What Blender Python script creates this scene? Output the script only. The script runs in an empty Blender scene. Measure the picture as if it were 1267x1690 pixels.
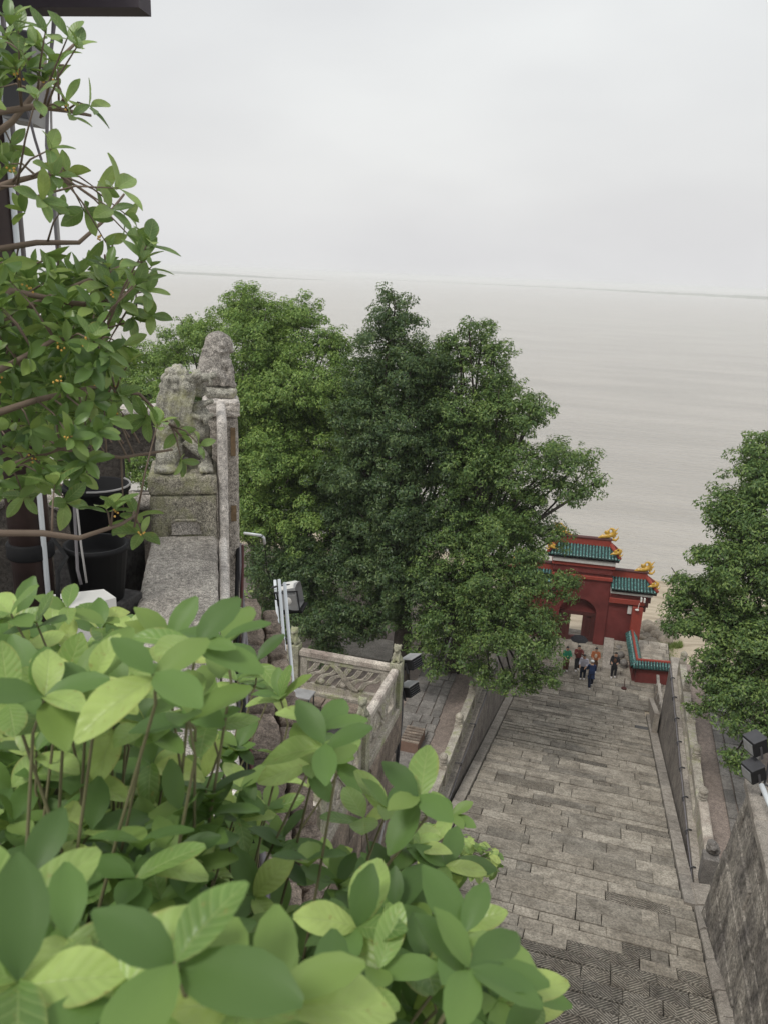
import bpy, math, random
import numpy as np
from mathutils import Vector, Matrix, Quaternion
random.seed(7); rng = np.random.default_rng(11)
R = math.radians
scene = bpy.context.scene
C = scene.collection

# ------------------------------------------------------------------ camera
FPX, CX, CY = 1300.0, 633.5, 845.0                  # measured on the 1267 x 1690 photograph
ROLL, PITCH, YAW = R(2.42), math.atan(392 / FPX), R(16.1)
FWD = Vector((-math.sin(YAW) * math.cos(PITCH), math.cos(YAW) * math.cos(PITCH), -math.sin(PITCH)))
R0 = Vector((math.cos(YAW), math.sin(YAW), 0)); U0 = R0.cross(FWD)
RGT = R0 * math.cos(ROLL) + U0 * math.sin(ROLL); UPV = RGT.cross(FWD)
cam_d = bpy.data.cameras.new('camera'); cam = bpy.data.objects.new('camera', cam_d); C.objects.link(cam)
cam_d.sensor_fit = 'HORIZONTAL'; cam_d.sensor_width = 36; cam_d.lens = 36 * FPX / 1267
cam_d.clip_start = 0.05; cam_d.clip_end = 20000
cam.matrix_world = Matrix((RGT, UPV, -FWD)).transposed().to_4x4()
cam_d.dof.use_dof = True; cam_d.dof.focus_distance = 9.0; cam_d.dof.aperture_fstop = 17.0
scene.camera = cam

# ------------------------------------------------------------------ world
scene.view_settings.view_transform = 'Standard'; scene.view_settings.look = 'None'
scene.view_settings.exposure = 0.33; scene.view_settings.gamma = 1.0
scene.render.engine = 'CYCLES'
scene.cycles.use_denoising = True
scene.cycles.max_bounces = 6; scene.cycles.diffuse_bounces = 3; scene.cycles.glossy_bounces = 2
scene.cycles.transmission_bounces = 3; scene.cycles.transparent_max_bounces = 6; scene.cycles.volume_bounces = 2
HAZE = .00028
SUN_EL, SUN_AZ = R(55), R(205)
world = bpy.data.worlds.new('World'); scene.world = world; world.use_nodes = True
nt = world.node_tree; nt.nodes.clear()
out = nt.nodes.new('ShaderNodeOutputWorld'); bg = nt.nodes.new('ShaderNodeBackground')
sky = nt.nodes.new('ShaderNodeTexSky'); sky.sky_type = 'NISHITA'; sky.sun_disc = False
sky.sun_elevation = SUN_EL; sky.sun_rotation = SUN_AZ; sky.air_density = 2; sky.dust_density = 6
tc = nt.nodes.new('ShaderNodeTexCoord')
mp = nt.nodes.new('ShaderNodeMapping'); mp.inputs['Scale'].default_value = (1.0, 1.0, 2.6)
nz = nt.nodes.new('ShaderNodeTexNoise'); nz.inputs['Scale'].default_value = 2.1; nz.inputs['Detail'].default_value = 4; nz.inputs['Roughness'].default_value = .45
cr = nt.nodes.new('ShaderNodeValToRGB')
cr.color_ramp.elements[0].position = .36; cr.color_ramp.elements[0].color = (.63, .64, .65, 1)
cr.color_ramp.elements[1].position = .66; cr.color_ramp.elements[1].color = (.72, .735, .735, 1)
sc_ = nt.nodes.new('ShaderNodeVectorMath'); sc_.operation = 'SCALE'; sc_.inputs['Scale'].default_value = 10.0
mx = nt.nodes.new('ShaderNodeMix'); mx.data_type = 'RGBA'; mx.inputs['Factor'].default_value = .93
nt.links.new(tc.outputs['Generated'], mp.inputs['Vector']); nt.links.new(mp.outputs[0], nz.inputs['Vector'])
nt.links.new(nz.outputs['Fac'], cr.inputs['Fac'])
spx = nt.nodes.new('ShaderNodeSeparateXYZ'); nt.links.new(tc.outputs['Generated'], spx.inputs[0])
hr = nt.nodes.new('ShaderNodeValToRGB'); hr.color_ramp.elements[0].position = .0; hr.color_ramp.elements[0].color = (.96, .945, .945, 1); hr.color_ramp.elements[1].position = .45; hr.color_ramp.elements[1].color = (1, 1, 1, 1)
nt.links.new(spx.outputs[2], hr.inputs['Fac'])
hm = nt.nodes.new('ShaderNodeMix'); hm.data_type = 'RGBA'; hm.blend_type = 'MULTIPLY'; hm.inputs['Factor'].default_value = 1
nt.links.new(cr.outputs['Color'], hm.inputs['A']); nt.links.new(hr.outputs['Color'], hm.inputs['B']); nt.links.new(hm.outputs['Result'], sc_.inputs[0])
nt.links.new(sky.outputs[0], mx.inputs['A']); nt.links.new(sc_.outputs[0], mx.inputs['B'])
nt.links.new(mx.outputs['Result'], bg.inputs['Color']); bg.inputs['Strength'].default_value = .1
nt.links.new(bg.outputs[0], out.inputs['Surface'])
sd = bpy.data.lights.new('sun', 'SUN'); sd.energy = 1.5; sd.angle = R(14); sd.color = (1, .97, .92)
so = bpy.data.objects.new('sun', sd); C.objects.link(so)
sdir = Vector((math.sin(SUN_AZ) * math.cos(SUN_EL), math.cos(SUN_AZ) * math.cos(SUN_EL), math.sin(SUN_EL)))
so.rotation_euler = sdir.to_track_quat('Z', 'Y').to_euler()

# ------------------------------------------------------------------ placing
def ray(x, y): return FWD + RGT * ((x - CX) / FPX) - UPV * ((y - CY) / FPX)
def at_z(x, y, z): d = ray(x, y); return d * (z / d.z)
def at_y(x, y, Y): d = ray(x, y); return d * (Y / d.y)
def at_x(x, y, X): d = ray(x, y); return d * (X / d.x)
def at_d(x, y, D): return ray(x, y).normalized() * D

# ------------------------------------------------------------------ helpers
def tag(o, label=None, cat=None, group=None, kind=None):
    if label: o['label'] = label
    if cat: o['category'] = cat
    if group: o['group'] = group
    if kind: o['kind'] = kind
    return o
def link(name, me, mat=None, parent=None, loc=None, smooth=False):
    o = bpy.data.objects.new(name, me); C.objects.link(o)
    if mat and not me.materials: me.materials.append(mat)
    if smooth: me.polygons.foreach_set('use_smooth', [True] * len(me.polygons))
    if loc is not None: o.location = loc
    if parent is not None:
        o.parent = parent
        if loc is None: o.matrix_parent_inverse = inv_of(parent)
    return o
def wmat(p):
    m = p.matrix_basis.copy()
    if p.parent: m = wmat(p.parent) @ p.matrix_parent_inverse @ m
    return m
def inv_of(p): return wmat(p).inverted()
def thing(name, loc, label, cat, group=None, rz=0):
    o = bpy.data.objects.new(name, None); C.objects.link(o); o.empty_display_size = .1
    o.location = loc; o.rotation_euler = (0, 0, rz)
    return tag(o, label, cat, group)
def copy_tree(o, parent=None):
    c = o.copy(); C.objects.link(c)
    if parent is not None: c.parent = parent; c.matrix_parent_inverse = o.matrix_parent_inverse.copy()
    for ch in list(o.children): copy_tree(ch, c)
    return c
class MB:
    def __init__(s): s.v = []; s.f = []
    def add(s, vs, fs):
        n = len(s.v); s.v += [tuple(v) for v in vs]; s.f += [tuple(i + n for i in f) for f in fs]; return s
    def box(s, x0, x1, y0, y1, z0, z1, M=None, ch=0.0, jit=0.0):
        """box with chamfered top edges (ch)"""
        j = lambda: random.uniform(-jit, jit)
        c = [(x0 + j(), y0 + j()), (x1 + j(), y0 + j()), (x1 + j(), y1 + j()), (x0 + j(), y1 + j())]
        if ch > 0:
            mxx, mxy = (x0 + x1) / 2, (y0 + y1) / 2
            inn = [(x + math.copysign(ch, mxx - x), y + math.copysign(ch, mxy - y)) for x, y in c]
            vs = [(x, y, z0) for x, y in c] + [(x, y, z1 - ch) for x, y in c] + [(x, y, z1 + j() * .4) for x, y in inn]
            fs = [(3, 2, 1, 0)] + [(i, (i + 1) % 4, 4 + (i + 1) % 4, 4 + i) for i in range(4)] + \
                 [(4 + i, 4 + (i + 1) % 4, 8 + (i + 1) % 4, 8 + i) for i in range(4)] + [(8, 9, 10, 11)]
        else:
            vs = [(x, y, z0) for x, y in c] + [(x, y, z1) for x, y in c]
            fs = [(3, 2, 1, 0), (4, 5, 6, 7)] + [(i, (i + 1) % 4, 4 + (i + 1) % 4, 4 + i) for i in range(4)]
        if M is not None: vs = [M @ Vector(v) for v in vs]
        return s.add(vs, fs)
    def tube(s, pts, r, n=8, cap=True):
        pts = [Vector(p) for p in pts]; rs = r if isinstance(r, (list, tuple)) else [r] * len(pts)
        rings = []; prev = None
        for i, p in enumerate(pts):
            t = (pts[min(i + 1, len(pts) - 1)] - pts[max(i - 1, 0)]).normalized()
            if prev is None: a = t.orthogonal().normalized()
            else:
                a = prev - t * prev.dot(t)
                a = a.normalized() if a.length > 1e-6 else t.orthogonal().normalized()
            prev = a; b = t.cross(a)
            rings.append([p + (a * math.cos(2 * math.pi * k / n) + b * math.sin(2 * math.pi * k / n)) * rs[i] for k in range(n)])
        vs = [v for rg in rings for v in rg]; fs = []
        for i in range(len(pts) - 1):
            for k in range(n): fs.append((i * n + k, i * n + (k + 1) % n, (i + 1) * n + (k + 1) % n, (i + 1) * n + k))
        if cap: fs.append(tuple(range(n - 1, -1, -1))); fs.append(tuple((len(pts) - 1) * n + k for k in range(n)))
        return s.add(vs, fs)
    def lathe(s, prof, cx=0, cy=0, n=16):
        vs = []; fs = []
        for r, z in prof: vs += [(cx + r * math.cos(2 * math.pi * k / n), cy + r * math.sin(2 * math.pi * k / n), z) for k in range(n)]
        for i in range(len(prof) - 1):
            for k in range(n): fs.append((i * n + k, i * n + (k + 1) % n, (i + 1) * n + (k + 1) % n, (i + 1) * n + k))
        fs.append(tuple(range(n - 1, -1, -1))); fs.append(tuple((len(prof) - 1) * n + k for k in range(n)))
        return s.add(vs, fs)
    def ell(s, c, r, rot=None, nu=12, nv=8):
        c = Vector(c); r = (r, r, r) if not hasattr(r, '__len__') else r
        M = rot.to_matrix() if rot else Matrix.Identity(3)
        vs = [c + M @ Vector((0, 0, -r[2]))]; fs = []
        for i in range(1, nv):
            ph = -math.pi / 2 + math.pi * i / nv
            for k in range(nu):
                th = 2 * math.pi * k / nu
                vs.append(c + M @ Vector((r[0] * math.cos(ph) * math.cos(th), r[1] * math.cos(ph) * math.sin(th), r[2] * math.sin(ph))))
        vs.append(c + M @ Vector((0, 0, r[2]))); L = len(vs) - 1
        for k in range(nu): fs.append((0, 1 + (k + 1) % nu, 1 + k)); fs.append((L, 1 + (nv - 2) * nu + k, 1 + (nv - 2) * nu + (k + 1) % nu))
        for i in range(nv - 2):
            for k in range(nu): fs.append((1 + i * nu + k, 1 + i * nu + (k + 1) % nu, 1 + (i + 1) * nu + (k + 1) % nu, 1 + (i + 1) * nu + k))
        return s.add(vs, fs)
    def prism(s, poly, z0, z1, M=None):
        n = len(poly); vs = [(x, y, z0) for x, y in poly] + [(x, y, z1) for x, y in poly]
        if M is not None: vs = [M @ Vector(v) for v in vs]
        return s.add(vs, [tuple(range(n - 1, -1, -1)), tuple(range(n, 2 * n))] + [(i, (i + 1) % n, n + (i + 1) % n, n + i) for i in range(n)])
    def mesh(s, name='mesh'):
        me = bpy.data.meshes.new(name); me.from_pydata(s.v, [], s.f); me.update(); return me
    def build(s, name, mat=None, parent=None, loc=None, smooth=False): return link(name, s.mesh(name), mat, parent, loc, smooth)

def bake(me, mods):
    """apply modifiers to a mesh without operators and return the new mesh"""
    o = bpy.data.objects.new('tmp', me); C.objects.link(o)
    mods(o)
    dg = bpy.context.evaluated_depsgraph_get(); dg.update()
    m2 = bpy.data.meshes.new_from_object(o.evaluated_get(dg))
    bpy.data.objects.remove(o); return m2
def roughen(me, rough, rs, seed):
    from mathutils import noise
    N = len(me.vertices); co = np.empty(N * 3, 'f'); no = np.empty(N * 3, 'f'); me.vertices.foreach_get('co', co); me.vertices.foreach_get('normal', no)
    co = co.reshape(-1, 3); d = np.array([noise.noise((c[0] / rs + seed, c[1] / rs, c[2] / rs)) + .5 * noise.noise((c[0] / rs * 3 + seed, c[1] / rs * 3, c[2] / rs * 3)) for c in co.tolist()])
    me.vertices.foreach_set('co', (co + no.reshape(-1, 3) * (d * rough)[:, None]).astype('f').ravel()); me.update()
def carve(mb, voxel, smooth=3, rough=0.0, rs=.1, seed=0):
    """fuse overlapping lumps into one continuous carved surface"""
    def mods(o):
        m = o.modifiers.new('r', 'REMESH'); m.mode = 'VOXEL'; m.voxel_size = voxel; m.use_smooth_shade = True
        if smooth: m = o.modifiers.new('s', 'SMOOTH'); m.iterations = smooth; m.factor = .5
    me = bake(mb.mesh(), mods)
    if rough:
        roughen(me, rough, rs, seed)
    me.materials.clear()
    return me

# ------------------------------------------------------------------ materials
def new_mat(name):
    m = bpy.data.materials.new(name); m.use_nodes = True; n = m.node_tree; n.nodes.clear()
    return m, n
def nd(n, t, **kw):
    o = n.nodes.new(t)
    for k, v in kw.items():
        if k in o.inputs.keys(): o.inputs[k].default_value = v
        else: setattr(o, k, v)
    return o
def principled(n, rough=.8, spec=.3, metal=0):
    b = nd(n, 'ShaderNodeBsdfPrincipled'); b.inputs['Roughness'].default_value = rough
    b.inputs['Specular IOR Level'].default_value = spec; b.inputs['Metallic'].default_value = metal
    o = nd(n, 'ShaderNodeOutputMaterial'); n.links.new(b.outputs[0], o.inputs['Surface']); return b, o
def rgba(c): return (c[0], c[1], c[2], 1)
def noise_n(n, scale, detail=4, rough=.55, vec=None, stretch=None):
    pos = nd(n, 'ShaderNodeNewGeometry').outputs['Position'] if vec is None else vec
    if stretch:
        m = nd(n, 'ShaderNodeMapping'); m.inputs['Scale'].default_value = stretch; n.links.new(pos, m.inputs['Vector']); pos = m.outputs[0]
    t = nd(n, 'ShaderNodeTexNoise'); t.inputs['Scale'].default_value = scale; t.inputs['Detail'].default_value = detail; t.inputs['Roughness'].default_value = rough
    n.links.new(pos, t.inputs['Vector']); return t.outputs['Fac']
def ramp(n, fac, stops):
    r = nd(n, 'ShaderNodeValToRGB'); e = r.color_ramp.elements
    while len(e) < len(stops): e.new(.5)
    for i, (p, c) in enumerate(stops): e[i].position = p; e[i].color = rgba(c) if hasattr(c, '__len__') else (c, c, c, 1)
    n.links.new(fac, r.inputs['Fac']); return r.outputs['Color']
def mixc(n, fac, a, b, mode='MIX'):
    m = nd(n, 'ShaderNodeMix', data_type='RGBA', blend_type=mode)
    for k, v in (('Factor', fac), ('A', a), ('B', b)):
        if hasattr(v, 'is_linked') or hasattr(v, 'links'): n.links.new(v, m.inputs[k])
        elif k == 'Factor': m.inputs[k].default_value = v
        else: m.inputs[k].default_value = rgba(v)
    return m.outputs['Result']
def bump(n, b, h, strength=.5, dist=.01):
    x = nd(n, 'ShaderNodeBump'); x.inputs['Strength'].default_value = strength; x.inputs['Distance'].default_value = dist
    n.links.new(h, x.inputs['Height']); n.links.new(x.outputs[0], b.inputs['Normal'])
def mathn(n, op, a, b=None):
    m = nd(n, 'ShaderNodeMath', operation=op)
    for i, v in enumerate((a, b)):
        if v is None: continue
        if hasattr(v, 'links'): n.links.new(v, m.inputs[i])
        else: m.inputs[i].default_value = v
    return m.outputs[0]

def stone(name, base, dark, moss=None, moss_amt=.5, speck=0.0, scale=1.0, streak=None, bd=.012, rnd=.25, rough=.85, big=1.3, fine=28):
    m, n = new_mat(name); b, o = principled(n, rough, .25)
    f1 = noise_n(n, big * scale, 5, .6)
    col = ramp(n, f1, [(.32, dark), (.62, base)])
    f2 = noise_n(n, fine * scale, 4, .7)
    col = mixc(n, .8, col, ramp(n, f2, [(.34, .38), (.52, .9), (.68, 1.25)]), 'MULTIPLY')
    fm = noise_n(n, 5.5 * scale, 5, .65); col = mixc(n, .6, col, ramp(n, fm, [(.34, .55), (.6, 1.1)]), 'MULTIPLY')
    if speck:
        f3 = noise_n(n, 110 * scale, 2, .8)
        col = mixc(n, speck, col, ramp(n, f3, [(.40, (.25, .22, .22)), (.5, .75), (.62, (1.5, 1.45, 1.4))]), 'MULTIPLY')
    if streak:
        f4 = noise_n(n, 3.0, 6, .65, stretch=streak)
        col = mixc(n, .8, col, ramp(n, f4, [(.33, (.3, .29, .28)), (.5, .8), (.68, 1.15)]), 'MULTIPLY')
    if moss:
        f5 = noise_n(n, 2.6 * scale, 6, .7)
        col = mixc(n, ramp(n, f5, [(.62 - .3 * moss_amt, 0.0), (.80 - .3 * moss_amt, .8)]), col, moss)
    if rnd:
        oi = nd(n, 'ShaderNodeObjectInfo')
        col = mixc(n, 1.0, col, ramp(n, oi.outputs['Random'], [(0, (1 - rnd, 1 - rnd, 1 - rnd)), (.5, (1.0, .98, .95)), (1, (1 + rnd * .7, 1 + rnd * .66, 1 + rnd * .6))]), 'MULTIPLY')
    n.links.new(col, b.inputs['Base Color'])
    bump(n, b, mathn(n, 'ADD', f2, mathn(n, 'MULTIPLY', f1, .5)), .8, bd)
    return m
def plain(name, c, rough=.6, spec=.4, metal=0, var=.15, scale=6.0, bd=0):
    m, n = new_mat(name); b, o = principled(n, rough, spec, metal)
    f = noise_n(n, scale, 5, .6)
    lo = tuple(x * (1 - var) for x in c); hi = tuple(min(1, x * (1 + var)) for x in c)
    n.links.new(ramp(n, f, [(.3, lo), (.7, hi)]), b.inputs['Base Color'])
    if bd: bump(n, b, f, .5, bd)
    return m
def leafmat(name, stops, trans=.35, rough=.42, island=False, veins=False, nscale=1.2, spec=.4, tcol=(.22, .34, .05)):
    m, n = new_mat(name); b, o = principled(n, rough, spec)
    if island: rd = nd(n, 'ShaderNodeNewGeometry').outputs['Random Per Island']
    else: rd = nd(n, 'ShaderNodeObjectInfo').outputs['Random']
    f = noise_n(n, nscale, 2, .5)
    mixf = mathn(n, 'ADD', mathn(n, 'MULTIPLY', rd, .6), mathn(n, 'MULTIPLY', f, .5))
    col = ramp(n, mixf, stops)
    if veins:
        uv = nd(n, 'ShaderNodeUVMap'); sp = nd(n, 'ShaderNodeSeparateXYZ'); n.links.new(uv.outputs[0], sp.inputs[0])
        du = mathn(n, 'ABSOLUTE', mathn(n, 'SUBTRACT', sp.outputs[0], .5))
        mid = ramp(n, du, [(0.0, 1.0), (.035, 0.0)])
        w = mathn(n, 'SINE', mathn(n, 'MULTIPLY', mathn(n, 'SUBTRACT', sp.outputs[1], mathn(n, 'MULTIPLY', du, .45)), 50.0))
        vein = ramp(n, w, [(.80, 0.0), (1.0, .30)])
        fac = mathn(n, 'MAXIMUM', mathn(n, 'MULTIPLY', mid, .5), vein)
        col = mixc(n, fac, col, (.46, .56, .22))
        lf = noise_n(n, 22, 3, .6); col = mixc(n, 1.0, col, ramp(n, lf, [(.3, .78), (.7, 1.18)]), 'MULTIPLY')
        edge = ramp(n, du, [(.40, 0.0), (.5, .55)]); eb = noise_n(n, 30, 2, .5)
        col = mixc(n, mathn(n, 'MULTIPLY', edge, ramp(n, eb, [(.5, 0.0), (.62, 1.0)])), col, (.36, .30, .09))
        spot = noise_n(n, 130, 3, .6); col = mixc(n, ramp(n, spot, [(.64, 0.0), (.70, .55)]), col, (.30, .24, .08))
        bump(n, b, mathn(n, 'ADD', mathn(n, 'MULTIPLY', w, -.3), mathn(n, 'MULTIPLY', mid, -1.0)), .5, .0008)
    n.links.new(col, b.inputs['Base Color'])
    tr = nd(n, 'ShaderNodeBsdfTranslucent'); n.links.new(mixc(n, .6, col, tcol), tr.inputs['Color'])
    ms = nd(n, 'ShaderNodeMixShader'); ms.inputs[0].default_value = trans
    n.links.new(b.outputs[0], ms.inputs[1]); n.links.new(tr.outputs[0], ms.inputs[2]); n.links.new(ms.outputs[0], o.inputs['Surface'])
    return m

M = {}
M['slab'] = stone('worn_step_stone', (.41, .375, .32), (.235, .21, .175), rnd=.27, bd=.03, fine=17)
M['slab_rib'] = stone('ribbed_step_stone', (.42, .385, .33), (.27, .24, .20), rnd=.2, bd=.02, fine=14)
M['slab_dark'] = stone('dark_slate', (.15, .15, .155), (.10, .10, .10), rnd=.1)
M['joint'] = stone('dirt_joint', (.075, .068, .055), (.035, .032, .028), rnd=0)
M['kerb'] = stone('kerb_stone', (.43, .395, .35), (.30, .27, .24), rnd=.18, bd=.015)
M['wall'] = stone('streaked_wall_stone', (.33, .295, .26), (.21, .185, .165), streak=(6, 6, .35), rnd=0, bd=.02)
M['wall_dark'] = stone('stained_wall', (.44, .40, .345), (.10, .09, .085), streak=(1.0, .7, .13), rnd=0, bd=.06, big=.75, fine=11)
M['pave'] = stone('grey_paving_slab', (.27, .255, .24), (.17, .16, .15), rnd=.2)
M['ground'] = stone('bare_earth', (.26, .20, .175), (.18, .15, .13), rnd=0, big=.5)
M['bal'] = stone('balustrade_stone', (.50, .465, .40), (.34, .31, .265), moss=(.22, .25, .10), moss_amt=.35, rnd=.1, bd=.012)
M['rail_l'] = stone('weathered_rail_top', (.66, .61, .54), (.30, .25, .22), rnd=.08, bd=.01)
M['balm'] = stone('mossy_balustrade', (.46, .44, .35), (.30, .30, .22), moss=(.25, .28, .13), moss_amt=.45, rnd=.05)
M['granite'] = stone('grey_granite', (.60, .575, .53), (.40, .375, .34), speck=.8, rnd=.05, bd=.012, scale=1.2)
M['granite_m'] = stone('mossy_granite', (.50, .475, .40), (.29, .275, .22), moss=(.24, .25, .11), moss_amt=.5, speck=.9, rnd=0, bd=.012, scale=1.3)
M['granite_l'] = stone('pale_granite', (.78, .74, .69), (.58, .54, .50), speck=.6, rnd=0, bd=.006, scale=1.3)
M['lion'] = stone('lichen_granite', (.56, .55, .48), (.27, .265, .22), moss=(.32, .32, .15), moss_amt=.36, speck=.8, rnd=0, bd=.01, scale=1.6)
M['rubble'] = stone('rubble_stone', (.42, .35, .29), (.16, .135, .115), speck=.5, rnd=.25, bd=.03, scale=1.2)
M['rubble_d'] = stone('dark_carved_stone', (.13, .115, .10), (.06, .055, .05), speck=.4, rnd=.1, bd=.02)
M['brick'] = stone('faded_red_brick_soil', (.33, .27, .235), (.22, .18, .155), rnd=0, big=.4)
M['rock'] = stone('shore_rock', (.42, .37, .30), (.28, .24, .19), rnd=.2, bd=.03)
M['darkfloor'] = stone('dark_floor', (.085, .08, .078), (.045, .043, .042), rnd=0)
M['red'] = plain('red_plaster', (.15, .034, .031), .8, .2, var=.3, scale=.9)
M['red_l'] = plain('light_red_plaster', (.27, .05, .035), .7, .25, var=.12)
M['red_d'] = plain('dark_red_timber', (.075, .022, .02), .6, .3)
M['band'] = plain('grey_white_band', (.50, .49, .47), .7, .3)
M['gold'] = plain('gold_glaze', (.50, .30, .04), .35, .6, var=.3, scale=10)
M['tile'] = plain('green_glazed_tile', (.05, .15, .14), .2, .8, var=.85, scale=9)
M['tile_d'] = plain('dark_tile_bed', (.012, .03, .03), .6, .3)  # darkened tile colour, shade of the gaps between tile rows put in
M['black'] = plain('black_plastic', (.011, .011, .012), .7, .2)
M['metal_d'] = plain('dark_metal', (.05, .05, .055), .5, .5)
M['pvc'] = plain('white_pvc', (.72, .76, .79), .35, .5, var=.06)
M['cable'] = plain('grey_cable', (.16, .15, .16), .5, .4)
M['cablel'] = plain('pale_cable', (.35, .34, .33), .5, .4)
M['column'] = plain('dark_brown_paint', (.042, .026, .023), .45, .4, var=.3)
M['eave'] = plain('eave_timber', (.055, .045, .055), .6, .3)
M['white'] = plain('white_paint', (.66, .65, .62), .5, .4, var=.08)
M['grey'] = plain('grey_housing', (.26, .26, .26), .55, .4)
M['glass'] = plain('lamp_glass', (.30, .31, .32), .15, .8)
M['bark'] = stone('bark', (.10, .085, .07), (.045, .04, .033), rnd=0, bd=.02)
M['twig'] = plain('twig', (.17, .13, .10), .8, .2)
M['twig_l'] = plain('pale_twig', (.30, .22, .17), .8, .2)
M['twig_g'] = plain('green_brown_twig', (.16, .15, .08), .7, .2)
M['flower'] = plain('osmanthus_flower', (.62, .38, .10), .7, .2)
M['rust'] = plain('rust_timber', (.19, .135, .08), .8, .2, var=.4, scale=20)
M['crate'] = plain('wooden_crate', (.20, .13, .10), .8, .2)
M['dry'] = plain('dry_leaf', (.34, .15, .06), .8, .2)
M['bush'] = leafmat('shrub_leaf', [(.15, (.07, .14, .04)), (.35, (.19, .31, .085)), (.65, (.39, .53, .16)), (1.0, (.52, .60, .18))], .34, .36, veins=True, nscale=5, tcol=(.32, .45, .07))
M['bush_s'] = leafmat('shrub_leaf_inner_shaded', [(.15, (.05, .10, .03)), (.6, (.13, .23, .06)), (1.0, (.26, .35, .09))], .3, .5, island=True, nscale=5)  # darker copy of the shrub leaf, shade inside the bush put into the colour
M['osm'] = leafmat('osmanthus_leaf', [(.15, (.07, .13, .045)), (.5, (.17, .27, .085)), (.85, (.29, .40, .12)), (1.0, (.44, .43, .10))], .3, .35, veins=True, nscale=3)
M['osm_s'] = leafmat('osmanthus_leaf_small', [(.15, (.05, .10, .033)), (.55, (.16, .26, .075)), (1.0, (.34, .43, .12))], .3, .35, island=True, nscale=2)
M['camphor'] = leafmat('camphor_leaf', [(.1, (.035, .08, .028)), (.5, (.10, .175, .05)), (1.0, (.26, .35, .09))], .28, .5, island=True, nscale=.9)
M['camphor_l'] = leafmat('light_camphor_leaf', [(.1, (.06, .13, .035)), (.5, (.17, .28, .065)), (1.0, (.34, .45, .11))], .3, .5, island=True, nscale=.9)
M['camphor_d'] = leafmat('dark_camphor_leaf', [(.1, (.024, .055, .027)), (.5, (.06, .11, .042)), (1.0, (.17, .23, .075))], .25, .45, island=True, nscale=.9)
M['grass'] = leafmat('grass_blade', [(.1, (.09, .14, .03)), (1.0, (.24, .30, .08))], .3, .6, island=True, nscale=1)
# ------------------------------------------------------------------ ribbed (herringbone tooled) slabs
def add_ribs(m):
    n = m.node_tree; b = next(x for x in n.nodes if x.type == 'BSDF_PRINCIPLED')
    pos = nd(n, 'ShaderNodeNewGeometry').outputs['Position']; sp = nd(n, 'ShaderNodeSeparateXYZ'); n.links.new(pos, sp.inputs[0])
    x, y = sp.outputs[0], mathn(n, 'MULTIPLY', sp.outputs[1], 1.15)
    wob = mathn(n, 'MULTIPLY', noise_n(n, 3, 2), .10)
    cell = mathn(n, 'MODULO', mathn(n, 'ADD', mathn(n, 'FLOOR', mathn(n, 'DIVIDE', mathn(n, 'ADD', x, 60.0), .36)), mathn(n, 'FLOOR', mathn(n, 'DIVIDE', mathn(n, 'ADD', y, wob), .52))), 2.0)
    d1 = mathn(n, 'ADD', x, y); d2 = mathn(n, 'SUBTRACT', x, y)
    mxn = nd(n, 'ShaderNodeMix', data_type='FLOAT'); n.links.new(cell, mxn.inputs['Factor']); n.links.new(d1, mxn.inputs['A']); n.links.new(d2, mxn.inputs['B'])
    cx2 = mathn(n, 'FLOOR', mathn(n, 'DIVIDE', mathn(n, 'ADD', x, 60.0), .36)); cy2 = mathn(n, 'FLOOR', mathn(n, 'DIVIDE', mathn(n, 'ADD', y, wob), .52))
    ph = mathn(n, 'FRACT', mathn(n, 'MULTIPLY', mathn(n, 'SINE', mathn(n, 'ADD', mathn(n, 'MULTIPLY', cx2, 12.9), mathn(n, 'MULTIPLY', cy2, 78.2))), 437.5))
    g = mathn(n, 'SINE', mathn(n, 'MULTIPLY', mathn(n, 'ADD', mathn(n, 'ADD', mxn.outputs['Result'], mathn(n, 'MULTIPLY', wob, .4)), mathn(n, 'MULTIPLY', ph, .115)), 2 * math.pi / .10))
    lk = b.inputs['Base Color'].links[0].from_socket
    col = mixc(n, 1.0, lk, ramp(n, g, [(.0, .42), (.62, 1.08)]), 'MULTIPLY')  # grooves darkened in the colour to stand in for their shade
    n.links.new(col, b.inputs['Base Color'])
    bn = next(x for x in n.nodes if x.type == 'BUMP')
    h = bn.inputs['Height'].links[0].from_socket
    n.links.new(mathn(n, 'ADD', mathn(n, 'MULTIPLY', h, .4), mathn(n, 'MULTIPLY', g, .6)), bn.inputs['Height']); bn.inputs['Distance'].default_value = .03
add_ribs(M['slab_rib'])

# ------------------------------------------------------------------ water, land, far shore
WZ = -30.0
m, n = new_mat('muddy_river'); b, o = principled(n, .16, .5); b.inputs['Base Color'].default_value = (.4, .37, .33, 1)
w1 = noise_n(n, .55, 4, .6, stretch=(.35, 1.5, 1)); w2 = noise_n(n, .05, 3, .5, stretch=(.4, 1.4, 1)); w3 = noise_n(n, 1.7, 3, .6, stretch=(.3, 1.5, 1))
n.links.new(ramp(n, w2, [(.35, (.335, .31, .27)), (.65, (.40, .37, .325))]), b.inputs['Base Color'])
bump(n, b, mathn(n, 'ADD', mathn(n, 'ADD', w1, mathn(n, 'MULTIPLY', w3, .35)), mathn(n, 'MULTIPLY', w2, .6)), 1.0, .6)
M['water'] = m
mb = MB(); xs = [-9000, -300, -60, 0, 40, 200, 9000]; ys = [40, 90, 200, 600, 2500, 9500]
for i in range(len(xs) - 1):
    for j in range(len(ys) - 1): mb.add([(xs[i], ys[j], WZ), (xs[i + 1], ys[j], WZ), (xs[i + 1], ys[j + 1], WZ), (xs[i], ys[j + 1], WZ)], [(0, 1, 2, 3)])
tag(mb.build('river', M['water']), 'wide muddy river reaching a hazy horizon', kind='structure')

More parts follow.
